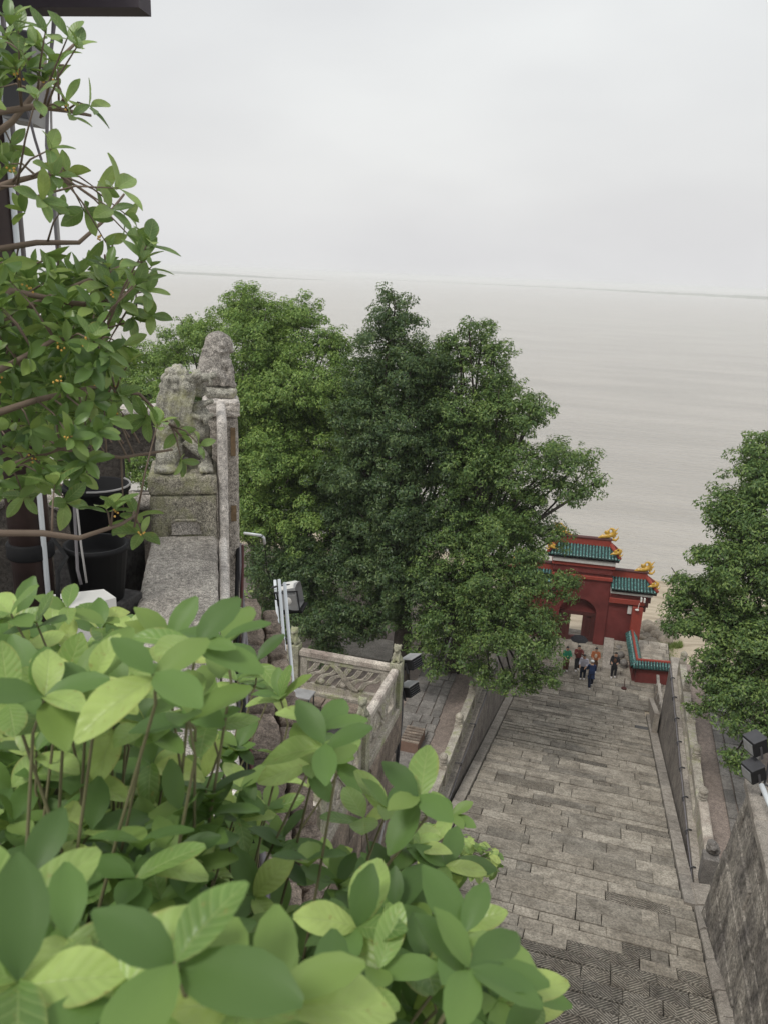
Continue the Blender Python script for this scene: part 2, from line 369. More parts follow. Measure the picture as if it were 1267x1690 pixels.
def strip(name, pts, h, mat, label):
    """low far land: a wedge of ground with an uneven wooded top"""
    mb = MB(); k = 0; N = 160; front = []; top = []; back = []
    tot = [0]
    for i in range(1, len(pts)): tot.append(tot[-1] + (Vector(pts[i][:2]) - Vector(pts[i - 1][:2])).length)
    for q in range(N + 1):
        s = tot[-1] * q / N; i = max(j for j in range(len(tot)) if tot[j] <= s + 1e-6); i = min(i, len(pts) - 2)
        t = (s - tot[i]) / (tot[i + 1] - tot[i]); a, b_ = pts[i], pts[i + 1]
        x, y, d = [a[j] + (b_[j] - a[j]) * t for j in range(3)]
        hh = h * d * (.55 + .3 * math.sin(q * .9) * math.sin(q * .37) + random.uniform(0, .3))
        front.append((x, y, WZ - 1)); top.append((x + 4, y + 25, WZ + hh)); back.append((x + 20, y + 60 + 500 * d, WZ + hh * .8))
    vs = front + top + back; L = N + 1
    fs = [(r * L + i, r * L + i + 1, (r + 1) * L + i + 1, (r + 1) * L + i) for r in range(2) for i in range(N)]
    return tag(mb.add(vs, fs).build(name, mat), label, kind='structure')
M['farland'] = plain('far_wooded_land', (.24, .255, .225), .9, .1, var=.3, scale=.01)  # lightened so the strips fade, some distance haze put into the colour
def wp(x, y): p = at_z(x, y, WZ); return p.x, p.y
strip('far_island', [(*wp(551, 463), .02), (*wp(460, 459.5), .25), (*wp(380, 456), .45), (*wp(270, 450.5), .8), (*wp(120, 444), 1), (*wp(-60, 436), 1.1)], 9, M['farland'], 'low wooded spit of land tapering out into the river')
strip('far_shore', [(*wp(560, 458), .1), (*wp(760, 467.5), .35), (*wp(950, 476.5), .6), (*wp(1100, 485), .9), (*wp(1267, 494), 1.1), (*wp(1420, 501), 1.1)], 9, M['farland'], 'faint far shore on the right of the horizon')
def hgt(x, y):
    z = -19.2
    if y > 20: z = -19.2 - (min(y, 44) - 20) * .175
    if y > 48: z -= .0
    if y > 52: z = -23.4 - (y - 52) * .205
    if x < -6 and y < 60:
        t = min(1, (-6 - x) / 3); z = z * (1 - t) + (-18.0 - max(0, y - 46) * .42) * t
    if x > 5.2 and 8 < y < 60:
        t = min(1, (x - 5.2) / 3); z = z * (1 - t) + (-18.1 - max(0, y - 38) * .33) * t
    if y < 20: z = min(z, -18.6)
    return max(z, -36)
from mathutils import noise as mnoise
mb = MB(); NX, NY = 110, 90; xs = [-110 + 170 * i / (NX - 1) for i in range(NX)]; ys = [-25 + 145 * j / (NY - 1) for j in range(NY)]
vs = [(x, y, hgt(x, y) + (.25 * mnoise.noise(Vector((x * .22, y * .22, 0))) if y > 50 else 0)) for y in ys for x in xs]
mb.add(vs, [(j * NX + i, j * NX + i + 1, (j + 1) * NX + i + 1, (j + 1) * NX + i) for j in range(NY - 1) for i in range(NX - 1)])
m, n = new_mat('sandy_bank'); b, o = principled(n, .9, .15)
f = noise_n(n, .5, 6, .6, stretch=(.5, 1.6, 1)); f2 = noise_n(n, 9, 4, .7)
col = mixc(n, .5, ramp(n, f, [(.3, (.30, .245, .18)), (.5, (.47, .40, .30)), (.7, (.56, .48, .37))]), ramp(n, f2, [(.3, .6), (.7, 1.1)]), 'MULTIPLY')
n.links.new(col, b.inputs['Base Color']); bump(n, b, mathn(n, 'ADD', f, f2), .7, .06); M['sand'] = m
tag(mb.build('river_bank', M['sand'], smooth=True), 'sandy river bank sloping to the water', kind='structure')

# ------------------------------------------------------------------ stairs
def sz(Y): return -22.3 + (39.3 - Y) * .268
stairs = MB().add([(-4.6, 8, sz(8) - .09), (4.0, 8, sz(8) - .09), (4.0, 42.4, sz(42.4) - .09), (-4.6, 42.4, sz(42.4) - .09), (-4.6, 8, sz(8) - 3), (4.0, 8, sz(8) - 3), (4.0, 42.4, sz(42.4) - 3), (-4.6, 42.4, sz(42.4) - 3)],
    [(0, 1, 2, 3), (4, 7, 6, 5), (0, 4, 5, 1), (1, 5, 6, 2), (2, 6, 7, 3), (3, 7, 4, 0)]).build('stone_stairs', M['joint'])
tag(stairs, 'long worn stone stairway going down to the red gate', kind='structure')
Y = 8.6; rows = []
while Y < 42.0:
    d = random.choice([.44, .5, .56, .62, .72, .84]) if Y < 34 else random.uniform(.42, .62)
    rows.append((Y, d)); Y += d
for (Y, d) in rows:
    zt = sz(Y + d / 2) + random.uniform(-.01, .02)
    xl = -3.55 if Y > 21 else -4.4 - random.uniform(0, .1); xr = 3.63 if Y > 20.6 else 3.9
    x = xl + random.uniform(0, .02); tilt = random.uniform(-.004, .004)
    while x < xr - .3:
        wdt = random.choice([.45, .7, .9, 1.1, 1.4, 1.8, 2.3])
        if x + wdt > xr - .5: wdt = xr - x
        g = .005 + random.uniform(0, .006)
        y0 = Y + (.085 if Y > 17.6 else .045) + min(.07, .0025 * (Y - 8)) + random.uniform(-.015, .02); y1 = Y + d - .004 + random.uniform(-.008, .008)
        mt = M['slab']
        if Y < 16.6 or (Y < 17.6 and random.random() < .4) or random.random() < .05: mt = M['slab_rib']
        elif random.random() < .006: mt = M['slab_dark']
        split = False
        for (a0, a1) in ([(y0, (y0 + y1) / 2 - .01), ((y0 + y1) / 2 + .01, y1)] if split else [(y0, y1)]):
            z = zt + random.uniform(-.008, .008)
            s_ = MB(); ch = .014; jx = lambda: random.uniform(-.014, .014)
            nn = max(2, int(wdt / .5)); P = []
            for k in range(nn + 1): P.append((x + g + (wdt - 2 * g) * k / nn + (jx() if k in (0, nn) else 0), a0 + jx() * .6))
            for k in range(nn, -1, -1): P.append((x + g + (wdt - 2 * g) * k / nn + (jx() if k in (0, nn) else 0), a1 + jx() * .6))
            cx_, cy_ = x + wdt / 2, (a0 + a1) / 2; L = len(P)
            inn = [(p[0] + math.copysign(ch, cx_ - p[0]), p[1] + math.copysign(ch, cy_ - p[1])) for p in P]
            sl_ = -random.uniform(.15, .18); tl = lambda p: tilt * (p[0] - cx_) + sl_ * (p[1] - cy_)
            vs = [(p[0], p[1], z - .42) for p in P] + [(p[0], p[1], z - ch + tl(p)) for p in P] + [(p[0], p[1], z + tl(p) + random.uniform(-.006, .006)) for p in inn]
            fs = [(i, (i + 1) % L, L + (i + 1) % L, L + i) for i in range(L)] + [(L + i, L + (i + 1) % L, 2 * L + (i + 1) % L, 2 * L + i) for i in range(L)]
            fs += [(2 * L + i, 2 * L + i + 1, 3 * L - 2 - i, 3 * L - 1 - i) for i in range(nn)]
            s_.add(vs, fs).build('step_slab', mt, stairs)
        x += wdt
# kerbs
def kerb(x0, x1, ya, yb, up=.05):
    y = ya
    while y < yb:
        L = random.uniform(1.3, 2.0); y1 = min(y + L, yb)
        vs = []
        for (yy) in (y + .012, y1 - .012):
            for xx in (x0, x1): vs += [(xx, yy, sz(yy) - .4), (xx, yy, sz(yy) + up + .05)]
        MB().add(vs, [(0, 2, 3, 1), (4, 5, 7, 6), (0, 1, 5, 4), (2, 6, 7, 3), (1, 3, 7, 5), (0, 4, 6, 2)]).build('kerb_stone', M['kerb'], stairs)
        y = y1
kerb(-3.95, -3.58, 21.0, 42.2); kerb(3.66, 4.04, 20.7, 41.5)

# gate platform
plat = MB().box(-14, 5.3, 42.2, 52, -26, -23.12).build('gate_platform', M['joint']); tag(plat, 'paved landing in front of the red gate', kind='structure')
y = 42.25
while y < 51.5:
    x = -6.5 + random.uniform(0, .8); d = random.uniform(.45, .6)
    while x < 5.2:
        w_ = random.uniform(.9, 1.8); x1 = min(x + w_, 5.25)
        MB().box(x + .01, x1 - .01, y + .012, y + d - .012, -23.2, -23.0 + random.uniform(-.015, .012), ch=.012, jit=.01).build('paving_slab', M['slab'], plat)
        x = x1
    y += d
# shallow steps and ramp at the foot of the red wall
for k in range(5):
    MB().box(1.42, 3.35, 47.6 + k * .48, 50.0, -23.05, -22.93 + k * .11, ch=.015, jit=.005).build('step', M['slab'], plat)
MB().add([(1.1, 46.6, -22.98), (1.72, 46.6, -22.98), (1.72, 49.9, -22.35), (1.1, 49.9, -22.35), (1.1, 46.6, -23.1), (1.72, 46.6, -23.1), (1.72, 49.9, -23.1), (1.1, 49.9, -23.1)],
    [(0, 1, 2, 3), (0, 4, 5, 1), (1, 5, 6, 2), (3, 2, 6, 7), (0, 3, 7, 4)]).build('ramp', M['kerb'], plat)

# side terraces
lt = MB().box(-34, -4.6, 16.5, 46, -21, -17.92).build('left_terrace', M['brick']); tag(lt, 'dusty walkway left of the stairs', kind='structure')
y = 18.0
while y < 44:
    d = random.uniform(.55, .75); x = -6.95 + (y - 20) * -.03
    for w_ in ([.62, .62, .42] if random.random() < .5 else [.9, .5, .3]):
        MB().box(x + .02, x + w_ - .02, y + .02, y + d - .02, -17.98, -17.86 + random.uniform(-.012, .012), ch=.012, jit=.012).build('paving_slab', M['pave'], lt)
        x += w_
    y += d
for (x0, y0, w_, d_) in [(-12, 33, 3, 2.2), (-9.3, 36, 2.5, 1.6), (-9, 33.2, 1.8, 1.5)]: MB().box(x0, x0 + w_, y0, y0 + d_, -18, -17.8, ch=.02).build('paving_slab', M['kerb'], lt)
rt = MB().box(4.62, 30, 14, 38.5, -21, -17.99).build('right_terrace', M['brick']); tag(rt, 'narrow paved walkway right of the stairs', kind='structure')
y = 16.0
while y < 38:
    d = random.uniform(.7, .95)
    for (x0, w_) in ((5.55, .38), (5.95, .78), (6.75, .5)):
        if x0 > 6.7 and random.random() < .3: continue
        MB().box(x0 + .015, x0 + w_ - .015, y + .015, y + d - .015, -18.05, -17.93 + random.uniform(-.012, .012), ch=.012, jit=.008).build('paving_slab', M['pave'], rt)
    y += d

# retaining walls beside the stairs
def stair_wall(name, xa, xb, ya, yb, ztop, label):
    t = thing(name, ((xa + xb) / 2, ya, ztop - 4), label, 'wall')
    N = 40; mb = MB(); xin = xa
    xo = xb
    vs = []
    for i in range(N + 1):
        y = ya + (yb - ya) * i / N
        for z, x_ in ((sz(y) - 1.2, xin), (ztop - .18, xin + .15 * (1 if xb > xa else -1))): vs += [(x_, y, z)]
        for z in (ztop - .18, sz(y) - 1.2): vs += [(xo, y, z)]
    fs = [(4 * i + k, 4 * (i + 1) + k, 4 * (i + 1) + (k + 1) % 4, 4 * i + (k + 1) % 4) for i in range(N) for k in range(4)] + [(0, 1, 2, 3), (4 * N + 3, 4 * N + 2, 4 * N + 1, 4 * N)]
    mb.add(vs, fs).build('wall_face', M['wall'], t)
    y = ya; s_ = 1 if xb > xa else -1
    while y < yb:
        y1 = min(y + random.uniform(1.6, 2.4), yb)
        a, b_ = sorted((xin + s_ * .11, xo + s_ * .02))
        MB().box(a, b_, y + .008, y1 - .008, ztop - .18, ztop, ch=.025, jit=.006).build('coping_stone', M['kerb'], t)
        y = y1
    return t
wl = stair_wall('retaining_wall', -3.97, -4.7, 21.0, 44.0, -17.85, 'tall streaked stone wall along the left edge of the stairs')
wr = stair_wall('retaining_wall', 4.06, 4.8, 20.6, 39.0, -17.95, 'tall streaked stone wall along the right edge of the stairs')

def finial_mb(x, y, z, r=.12):
    return MB().lathe([(r * .95, z), (r * .95, z + .05), (r * .7, z + .08), (r * 1.0, z + .13), (r * 1.0, z + .17), (r * .72, z + .20), (r * 1.02, z + .27), (r * 1.02, z + .33), (r * .6, z + .42), (r * .2, z + .47)], x, y, 12)
def balustrade(name, x, ys, z, side, label, cat='railing', h=.78, mat='bal', rm='bal', low=None, slope=0.0):
    t = thing(name, (x, ys[0], z), label, cat)
    for i, y in enumerate(ys):
        zz = z + slope * (y - ys[0])
        p = MB().box(x - .16, x + .16, y - .15, y + .15, zz, zz + h + .14, ch=.02).build('post', M[mat], t)
        finial_mb(x, y, zz + h + .14, .16).build('finial', M[mat], p, smooth=True)
    for i in range(len(ys) - 1):
        a, b_ = ys[i] + .14, ys[i + 1] - .14; dz = slope * (a - ys[0]); de = slope * (b_ - ys[0])
        def bx(x0, x1, z0, z1, nm, mt, ya=a, yb=b_):
            za = slope * (ya - ys[0]); zb = slope * (yb - ys[0])
            vs = [(x0, ya, z0 + za), (x1, ya, z0 + za), (x1, ya, z1 + za), (x0, ya, z1 + za), (x0, yb, z0 + zb), (x1, yb, z0 + zb), (x1, yb, z1 + zb), (x0, yb, z1 + zb)]
            return MB().add(vs, [(0, 1, 2, 3), (7, 6, 5, 4), (0, 4, 5, 1), (1, 5, 6, 2), (2, 6, 7, 3), (3, 7, 4, 0)])
        bx(x - .17, x + .17, z, z + .12, '', 0).build('base_beam', M[mat], t)
        r_ = bx(x - .15, x + .15, z + h - .13, z + h, '', 0).build('rail', M[rm], t)
        pn = bx(x - .05, x + .05, z + .12, z + .47, '', 0)
        pn.v += []; p = pn.build('panel', M[mat], t)
        bx(x + side * .05, x + side * .075, z + .18, z + .41, '', 0, a + .12, b_ - .12).build('panel_relief', M[mat], p)
        L = b_ - a
        for c_ in (a + .02, a + L * .25, (a + b_) / 2, a + L * .75, b_ - .02):
            sub = bx(x - .045, x + .045, z + .47, z + h - .13, '', 0, c_ - .09, c_ + .09).build('strut', M[mat], t)
    return t
balustrade('stone_balustrade', -4.45, [21.6 + 2.9 * i for i in range(8)], -17.85, 1, 'stone balustrade with round finials on top of the left stair wall')
balustrade('stone_balustrade', 4.52, [25.8 + 2.75 * i for i in range(5)], -17.95, -1, 'stone balustrade with round finials on top of the right stair wall')
# big end post on the right
t = thing('end_post', (4.5, 23.0, -17.95), 'thick dark grey end post with carved head beside the stained wall', 'post')
MB().box(4.3, 4.78, 22.5, 22.98, -18.0, -16.95, ch=.03).build('shaft', M['pave'], t)
MB().box(4.22, 4.84, 22.1, 23.05, -18.5, -17.96, ch=.03).build('plinth', M['rubble'], t)
hd = MB().ell((4.54, 22.8, -16.7), (.19, .19, .22)).ell((4.47, 22.74, -16.52), (.12, .13, .12)).ell((4.58, 22.85, -16.82), (.23, .21, .08)).ell((4.54, 22.6, -16.6), (.1, .08, .08))
link('carved_head', carve(hd, .03, 1, .03, .07), M['pave'], t, smooth=True)
MB().box(4.42, 4.62, 23.05, 25.6, -17.95, -17.15, ch=.02).build('side_panel', M['bal'], t)
MB().box(4.38, 4.7, 23.05, 25.6, -17.14, -17.0, ch=.04).build('side_rail', M['rail_l'], t)

# lower parapet at the far right end of the stairs
t = thing('stone_parapet', (4.4, 39.2, -22.5), 'low stepped stone parapet with square gaps near the red wall', 'wall')
for k in range(4):
    y = 39.2 + k * 1.45
    MB().box(4.15, 4.4, y, y + .28, -24, -21.4 - k * .2, ch=.02).build('post', M['kerb'], t)
    MB().box(4.2, 4.36, y + .28, y + 1.45, -21.42 - k * .2, -21.55 - k * .2, ch=.02).build('rail', M['kerb'], t)
    MB().box(4.2, 4.36, y + .28, y + 1.45, -24, -22.35 - k * .15).build('panel', M['wall'], t)
MB().add([(3.75, 38.0, sz(38) + .1), (4.0, 38.0, sz(38) + .1), (4.0, 42.5, -22.6), (3.75, 42.5, -22.6), (3.75, 38.0, sz(38) + 1.2), (4.0, 38.0, sz(38) + 1.2), (4.0, 42.5, -22.3), (3.75, 42.5, -22.3)],
    [(4, 5, 6, 7), (0, 1, 5, 4), (1, 2, 6, 5), (2, 3, 7, 6), (3, 0, 4, 7)]).build('sloping_stone', M['kerb'], t)

# cables clipped along the right wall edge
def wire(name, pts, r, mat, label, cat='cable', group=None, n=6):
    o = MB().tube(pts, r, n).build(name, M[mat], smooth=True); return tag(o, label, cat, group)
pts = [(4.12, 20.8 + .6 * i, -18.02 + .03 * math.sin(i * 1.7)) for i in range(30)]
t = thing('wall_cable', (4.0, 20.8, -18.0), 'thin dark cable clipped along the right wall edge', 'cable')
MB().tube(pts, .03, 6).build('sheath', M['cable'], t, smooth=True)
for i in range(9):
    y = 21.2 + i * 1.9; MB().tube([(4.1, y, -18.05), (4.05, y + .05, -17.92), (4.15, y + .1, -17.88), (4.25, y + .14, -17.92)], .03, 5).build('clip', M['metal_d'], t)
t = thing('wall_cable', (-4.0, 22, -18.0), 'thin dark cable sagging along the left wall edge', 'cable')
MB().tube([(-4.05, 22 + .7 * i, -18.0 + .05 * math.sin(i * 1.3)) for i in range(24)], .025, 6).build('sheath', M['cable'], t, smooth=True)
for i in range(6):
    y = 23.2 + i * 2.9; MB().tube([(-4.05, y, -18.0), (-4.0, y - .2, -17.7), (-4.2, y - .4, -17.6)], .02, 5).build('clip', M['metal_d'], t)

# stained masonry wall, lower right
t = thing('stained_wall', (4.7, 12, -17), 'big stained masonry wall in the lower right corner', 'wall')
RX = Matrix(((0, 0, -1, 0), (1, 0, 0, 0), (0, -1, 0, 0), (0, 0, 0, 1)))     # local top faces -x
z = -12.75; row = 0
while z > -18.6:
    hh = random.uniform(.42, .62); y = 20.25 - (0 if row % 2 else .35); first = True
    yy = 20.25
    while yy > 6.5:
        L = random.uniform(.8, 1.6) * (.55 if first and row % 2 else 1); first = False; y0 = yy - L
        if sz(yy) < z + .6 or True:
            pr = random.uniform(-.03, .035)
            vs = MB().box(y0 + .006, yy - .006, -z + .005, -z + hh - .005, -.35, .0 + pr, ch=.03, jit=.012)
            vs.v = [(4.62 - v[2] - max(0, -12.7 + v[1]) * .13, v[0], -v[1]) for v in vs.v]; vs.f = [tuple(reversed(f)) for f in vs.f]
            vs.build('block', M['wall_dark'], t)
        yy = y0
    z -= hh; row += 1
MB().box(4.8, 9, 6, 20.1, -18.8, -12.76).build('core', M['wall_dark'], t)
for k in range(8):
    y = 20.3 - k * 1.75; MB().box(4.5, 5.2, y - 1.72, y, -12.74, -12.5, ch=.04, jit=.02).build('coping_stone', M['kerb'], t)
up = MB().box(5.2, 25, 3, 20.15, -18, -12.6).build('upper_terrace', M['ground']); tag(up, 'raised ground behind the stained wall', kind='structure')
t = thing('wall_footing', (4.2, 15, -16.5), 'rough sloping stone footing at the base of the stained wall', 'footing')
y = 22.0
while y > 9:
    L = random.uniform(.9, 1.5); x0 = 3.93 + random.uniform(-.03, .03); vs = []
    for yy in (y - L + .015, y - .015):
        for xx, up_ in ((x0, .06), (x0 + .08, .14), (4.5, .22)): vs += [(xx, yy, sz(yy) - .6), (xx, yy, sz(yy) + up_ + random.uniform(-.03, .03))]
    MB().add(vs, [(0, 1, 7, 6), (1, 3, 9, 7), (3, 5, 11, 9), (0, 2, 3, 1), (2, 4, 5, 3), (6, 7, 9, 8), (8, 9, 11, 10)]).build('block', M['kerb'], t)
    y -= L

# ------------------------------------------------------------------ red gate
GA = R(5); G0 = Vector((1.2893, 49.99, -23.0))
gate = thing('temple_gate', G0 + Vector((-2.1, -.2, 0)), 'red walled gate with green tiled roofs and golden dragon ridge ends', 'gate')
GM = Matrix.Translation(G0) @ Matrix.Rotation(GA, 4, 'Z')
def gb(name, mb, mat, parent=gate, smooth=False):
    mb.v = [tuple(GM @ Vector((v[0], v[1], v[2] + 23.0))) for v in mb.v]; return mb.build(name, M[mat], parent, smooth=smooth)
cu = -2.1; hb = 1.87   # centre, half width of the tall bay
def arch_wall():
    mb = MB(); ow = 1.2; sp = -20.9; top = -17.3; pts = []
    N = 14; arc = [(cu - ow * math.cos(math.pi * k / N), sp + 1.05 * math.sin(math.pi * k / N)) for k in range(N + 1)]
    def q(a, b_, c_, d_): 
        for (yy, rev) in ((0.0, 0), (1.0, 1)):
            vs = [(p[0], yy, p[1]) for p in (a, b_, c_, d_)]; mb.add(vs, [(0, 1, 2, 3) if not rev else (3, 2, 1, 0)])
    q((cu - hb, -23.2), (cu - ow, -23.2), (cu - ow, sp), (cu - hb, sp)); q((cu + ow, -23.2), (cu + hb, -23.2), (cu + hb, sp), (cu + ow, sp))
    for k in range(N):
        a, b_ = arc[k], arc[k + 1]
        xa = cu - hb + 2 * hb * k / N; xb_ = cu - hb + 2 * hb * (k + 1) / N
        q(a, b_, (xb_, top), (xa, top)) 
    for s_ in (-1, 1):
        for yy in (0.0, 1.0): mb.add([(cu + s_ * hb, yy, sp), (cu + s_ * ow, yy, sp), (cu + s_ * hb, yy, top)], [(0, 1, 2)])
    path = [(cu - ow, -23.2)] + arc + [(cu + ow, -23.2)]
    for k in range(len(path) - 1):
        a, b_ = path[k], path[k + 1]; mb.add([(a[0], 0, a[1]), (b_[0], 0, b_[1]), (b_[0], 1, b_[1]), (a[0], 1, a[1])], [(0, 1, 2, 3)])
    for xx in (cu - hb, cu + hb): mb.add([(xx, 0, -23.2), (xx, 1, -23.2), (xx, 1, top), (xx, 0, top)], [(0, 1, 2, 3)])
    return mb
aw = gb('arch_wall', arch_wall(), 'red')
import bmesh
bm = bmesh.new(); bm.from_mesh(aw.data); bmesh.ops.remove_doubles(bm, verts=bm.verts, dist=.002); bmesh.ops.recalc_face_normals(bm, faces=bm.faces); bm.to_mesh(aw.data); bm.free()
for s_ in (-1, 1):
    a, b_ = sorted((cu + s_ * (hb + .01), cu + s_ * 3.75)); gb('wing_wall', MB().box(a, b_, .12, .8, -23.2, -19.1), 'red')
    a, b_ = sorted((cu + s_ * 3.4, cu + s_ * 4.05)); gb('corner_pier', MB().box(a, b_, -.25, .9, -23.2, -19.95, ch=.02), 'red_l')
    a, b_ = sorted((cu + s_ * (hb + .02), cu + s_ * 4.1)); gb('moulding', MB().box(a, b_, -.12, 1.0, -19.85, -19.5, ch=.05), 'red_l')
    a, b_ = sorted((cu + s_ * (hb + .02), cu + s_ * 4.25)); gb('frieze', MB().box(a, b_, -.08, 1.0, -19.5, -19.12), 'red')
    gb('white_band', MB().box(min(cu + s_ * (hb + .02), cu + s_ * 4.5), max(cu + s_ * (hb + .02), cu + s_ * 4.5), -.3, 1.2, -19.12, -18.86, ch=.0), 'band')
    for k in range(3):
        x0 = cu + s_ * (4.1 + k * .12); a, b_ = sorted((x0, x0 + s_ * .13)); gb('corbel', MB().box(a, b_, .0, .7, -20.3 + k * .32, -19.1), 'red_d')
gb('frieze', MB().box(cu - hb - .03, cu + hb + .03, -.09, 1.06, -18.0, -17.3), 'red')
gb('moulding', MB().box(cu - hb - .06, cu + hb + .06, -.12, 1.1, -18.42, -18.2, ch=.04), 'red_l')
gb('moulding', MB().box(cu - hb - .12, cu + hb + .12, -.2, 1.2, -17.55, -17.25, ch=.06), 'red_l')
gb('white_band', MB().box(cu - hb - .1, cu + hb + .1, -.3, 1.3, -17.3, -16.96), 'band')
# door: recessed wall with timber frame and open doorway
gb('tympanum', MB().box(cu - 1.25, cu + 1.25, .45, .55, -21.0, -19.6), 'red')
dr = gb('door_frame', MB().box(cu - 1.25, cu + 1.25, .28, .62, -21.15, -20.95), 'red_d')
for s_ in (-1, 1): gb('jamb', MB().box(cu + s_ * 1.075 - .125, cu + s_ * 1.075 + .125, .3, .6, -23.1, -21.152), 'red_d', dr)
for s_ in (-1, 1): gb('door_post', MB().box(cu + s_ * .52 - .12, cu + s_ * .52 + .12, .3, .6, -23.1, -21.15), 'red_d', dr)
gb('threshold', MB().box(cu - .95, cu + .95, .35, .55, -23.1, -22.72), 'red_d', dr)
gb('door_leaf', MB().box(cu - .95, cu - .64, .4, .46, -23.1, -21.2), 'red_d', dr); gb('door_leaf', MB().box(cu + .64, cu + .95, .4, .46, -23.1, -21.2), 'red_d', dr)

def roof(x0, x1, ze, zr, hipl, hipr, name='roof'):
    """double pitched roof of round tiles along the gate axis, ridge zr, eave ze; hips cut the ends"""
    yr, ye = .5, -.42; rp = gb(name, MB().add([(x0, ye, ze), (x1, ye, ze), (x1 - hipr, yr, zr), (x0 + hipl, yr, zr), (x0, 1.42, ze), (x1, 1.42, ze)], [(0, 1, 2, 3), (3, 2, 5, 4), (0, 3, 4), (1, 5, 2), (0, 4, 5, 1)]), 'tile_d')
    x = x0 + .09
    while x < x1 - .05:
        for (sy) in (1, -1):
            f_ = 1.0
            if hipl and x - x0 < hipl: f_ = (x - x0) / hipl
            if hipr and x1 - x < hipr: f_ = (x1 - x) / hipr
            f_ = max(.12, f_)
            e = ye if sy == 1 else 1.42
            yt = e + (yr - e) * f_; zt = ze + (zr - ze) * f_
            NN = max(2, int(6 * f_)); pts = []; rs = []
            for k in range(NN + 1):
                t_ = k / NN; sag = -.10 * math.sin(math.pi * t_ * f_)
                pts.append((x, e + (yt - e) * t_ - (.05 if k == 0 else 0) * sy, ze + (zt - ze) * t_ + .05 + sag)); rs.append(.062 + (.012 if k % 2 == 0 else 0))
            gb('tile_row', MB().tube(pts, rs, 7), 'tile', rp, True)
        x += .2
    gb('drip_tiles', MB().box(x0 + .03, x1 - .03, ye + .04, ye + .12, ze - .16, ze + .02), 'black', rp)
    gb('eave_board', MB().box(x0 + .08, x1 - .08, ye + .2, 1.55, ze - .1, ze - .02), 'red_d', rp)
    gb('ridge', MB().box(x0 + hipl - .05, x1 - hipr + .05, yr - .15, yr + .15, zr - .06, zr + .40, ch=.05), 'red_l', rp)
    gb('ridge_cap', MB().box(x0 + hipl - .1, x1 - hipr + .1, yr - .2, yr + .2, zr + .38, zr + .46, ch=.03), 'red_d', rp)
    for (h_, xe, xr_) in ((hipl, x0, x0 + hipl), (hipr, x1, x1 - hipr)):
        if h_:
            for e in (ye, 1.42):
                gb('hip_ridge', MB().tube([(xe, e, ze + .12), ((xe + xr_) / 2, (e + yr) / 2, (ze + zr) / 2 + .12), (xr_, yr, zr + .12)], [.10, .12, .14], 8), 'red_l', rp, True)
    return rp
roof(cu - 2.35, cu + 2.2, -16.85, -16.18, .65, .65)
roof(cu + hb + .02, cu + 4.75, -18.8, -18.15, 0, .7); roof(cu - 4.75, cu - hb - .02, -18.8, -18.15, .7, 0)

def dragon(u, z, s_, lab, y=.5, sc=1.0):
    """curled golden dragon fish: body coil, open head, raised tail and fins"""
    mb = MB(); P = lambda a, b_, c_=0: Vector((u + s_ * a * sc, y + c_ * sc, z + b_ * sc))
    chain = [((-.75, .02), .05), ((-.55, .10), .09), ((-.35, .15), .13), ((-.12, .2), .16), ((.1, .3), .16), ((.2, .5), .13), ((.12, .68), .10), ((-.02, .72), .07)]
    mb.tube([P(a, b_) for (a, b_), r_ in chain], [r_ * sc for _, r_ in chain], 8)
    mb.ell(P(-.18, .42), (.15 * sc, .11 * sc, .14 * sc)); mb.ell(P(-.32, .5), (.09 * sc, .07 * sc, .06 * sc)); mb.ell(P(-.33, .38), (.08 * sc, .06 * sc, .04 * sc))
    for (a, b_, r_) in ((.33, .62, .12), (.4, .42, .1), (.3, .22, .12), (-.1, .62, .08), (.42, .75, .06), (-.5, .25, .07)):
        mb.tube([P(a - .12, b_ - .1), P(a, b_), P(a + .06, b_ + .16)], [r_ * .6 * sc, r_ * .5 * sc, .015], 6)
    mb.tube([P(.15, .0), P(.36, -.05), P(.5, .1), P(.52, .3)], [.11 * sc, .09 * sc, .06 * sc, .02], 6)
    for (c_) in (-.1, .1): mb.tube([P(-.16, .52, c_), P(-.08, .68, c_), P(-.12, .8, c_ * 1.5)], [.035 * sc, .025 * sc, .01], 5)
    mb.v = [tuple(GM @ Vector((v[0], v[1], v[2] + 23.0))) for v in mb.v]
    o = link('dragon_ornament', carve(mb, .035, 1), M['gold'], gate, smooth=True); return o
dragon(cu + 1.5, -15.74, 1, '', sc=1.0); dragon(cu - 1.65, -15.74, -1, '', sc=1.0)
dragon(cu + 2.0, -16.5, 1, '', y=-.4, sc=.62); dragon(cu - 2.15, -16.5, -1, '', y=-.4, sc=.62)
dragon(cu + 4.0, -17.75, 1, '', sc=1.0); dragon(cu - 4.0, -17.75, -1, '', sc=1.0); dragon(cu + 4.55, -18.45, 1, '', y=-.3, sc=.6)
# small fittings on the gate
tag(gb('wall_sign', MB().box(1.03, 1.28, .02, .08, -20.55, -20.0), 'white', None), 'small white box fixed high on the right red wall', 'box')
t = thing('security_camera', GM @ Vector((1.85, -.3, 3.4)), 'white security camera under the right roof of the gate', 'camera')
for (u_, z_) in ((1.72, -19.3), (1.92, -19.32)): gb('camera_body', MB().box(u_ - .05, u_ + .05, -.5, -.3, z_ - .14, z_ + .14, ch=.02), 'white', t)
t2 = thing('security_camera', GM @ Vector((1.5, -.3, 3.0)), 'lower white dome camera on a thin stalk by the gate corner', 'camera')
gb('stalk', MB().tube([(1.66, -.27, -19.6), (1.6, -.35, -20.0)], .02, 5), 'white', t2); gb('dome', MB().ell((1.55, -.38, -20.05), (.13, .1, .07)), 'white', t2, True)

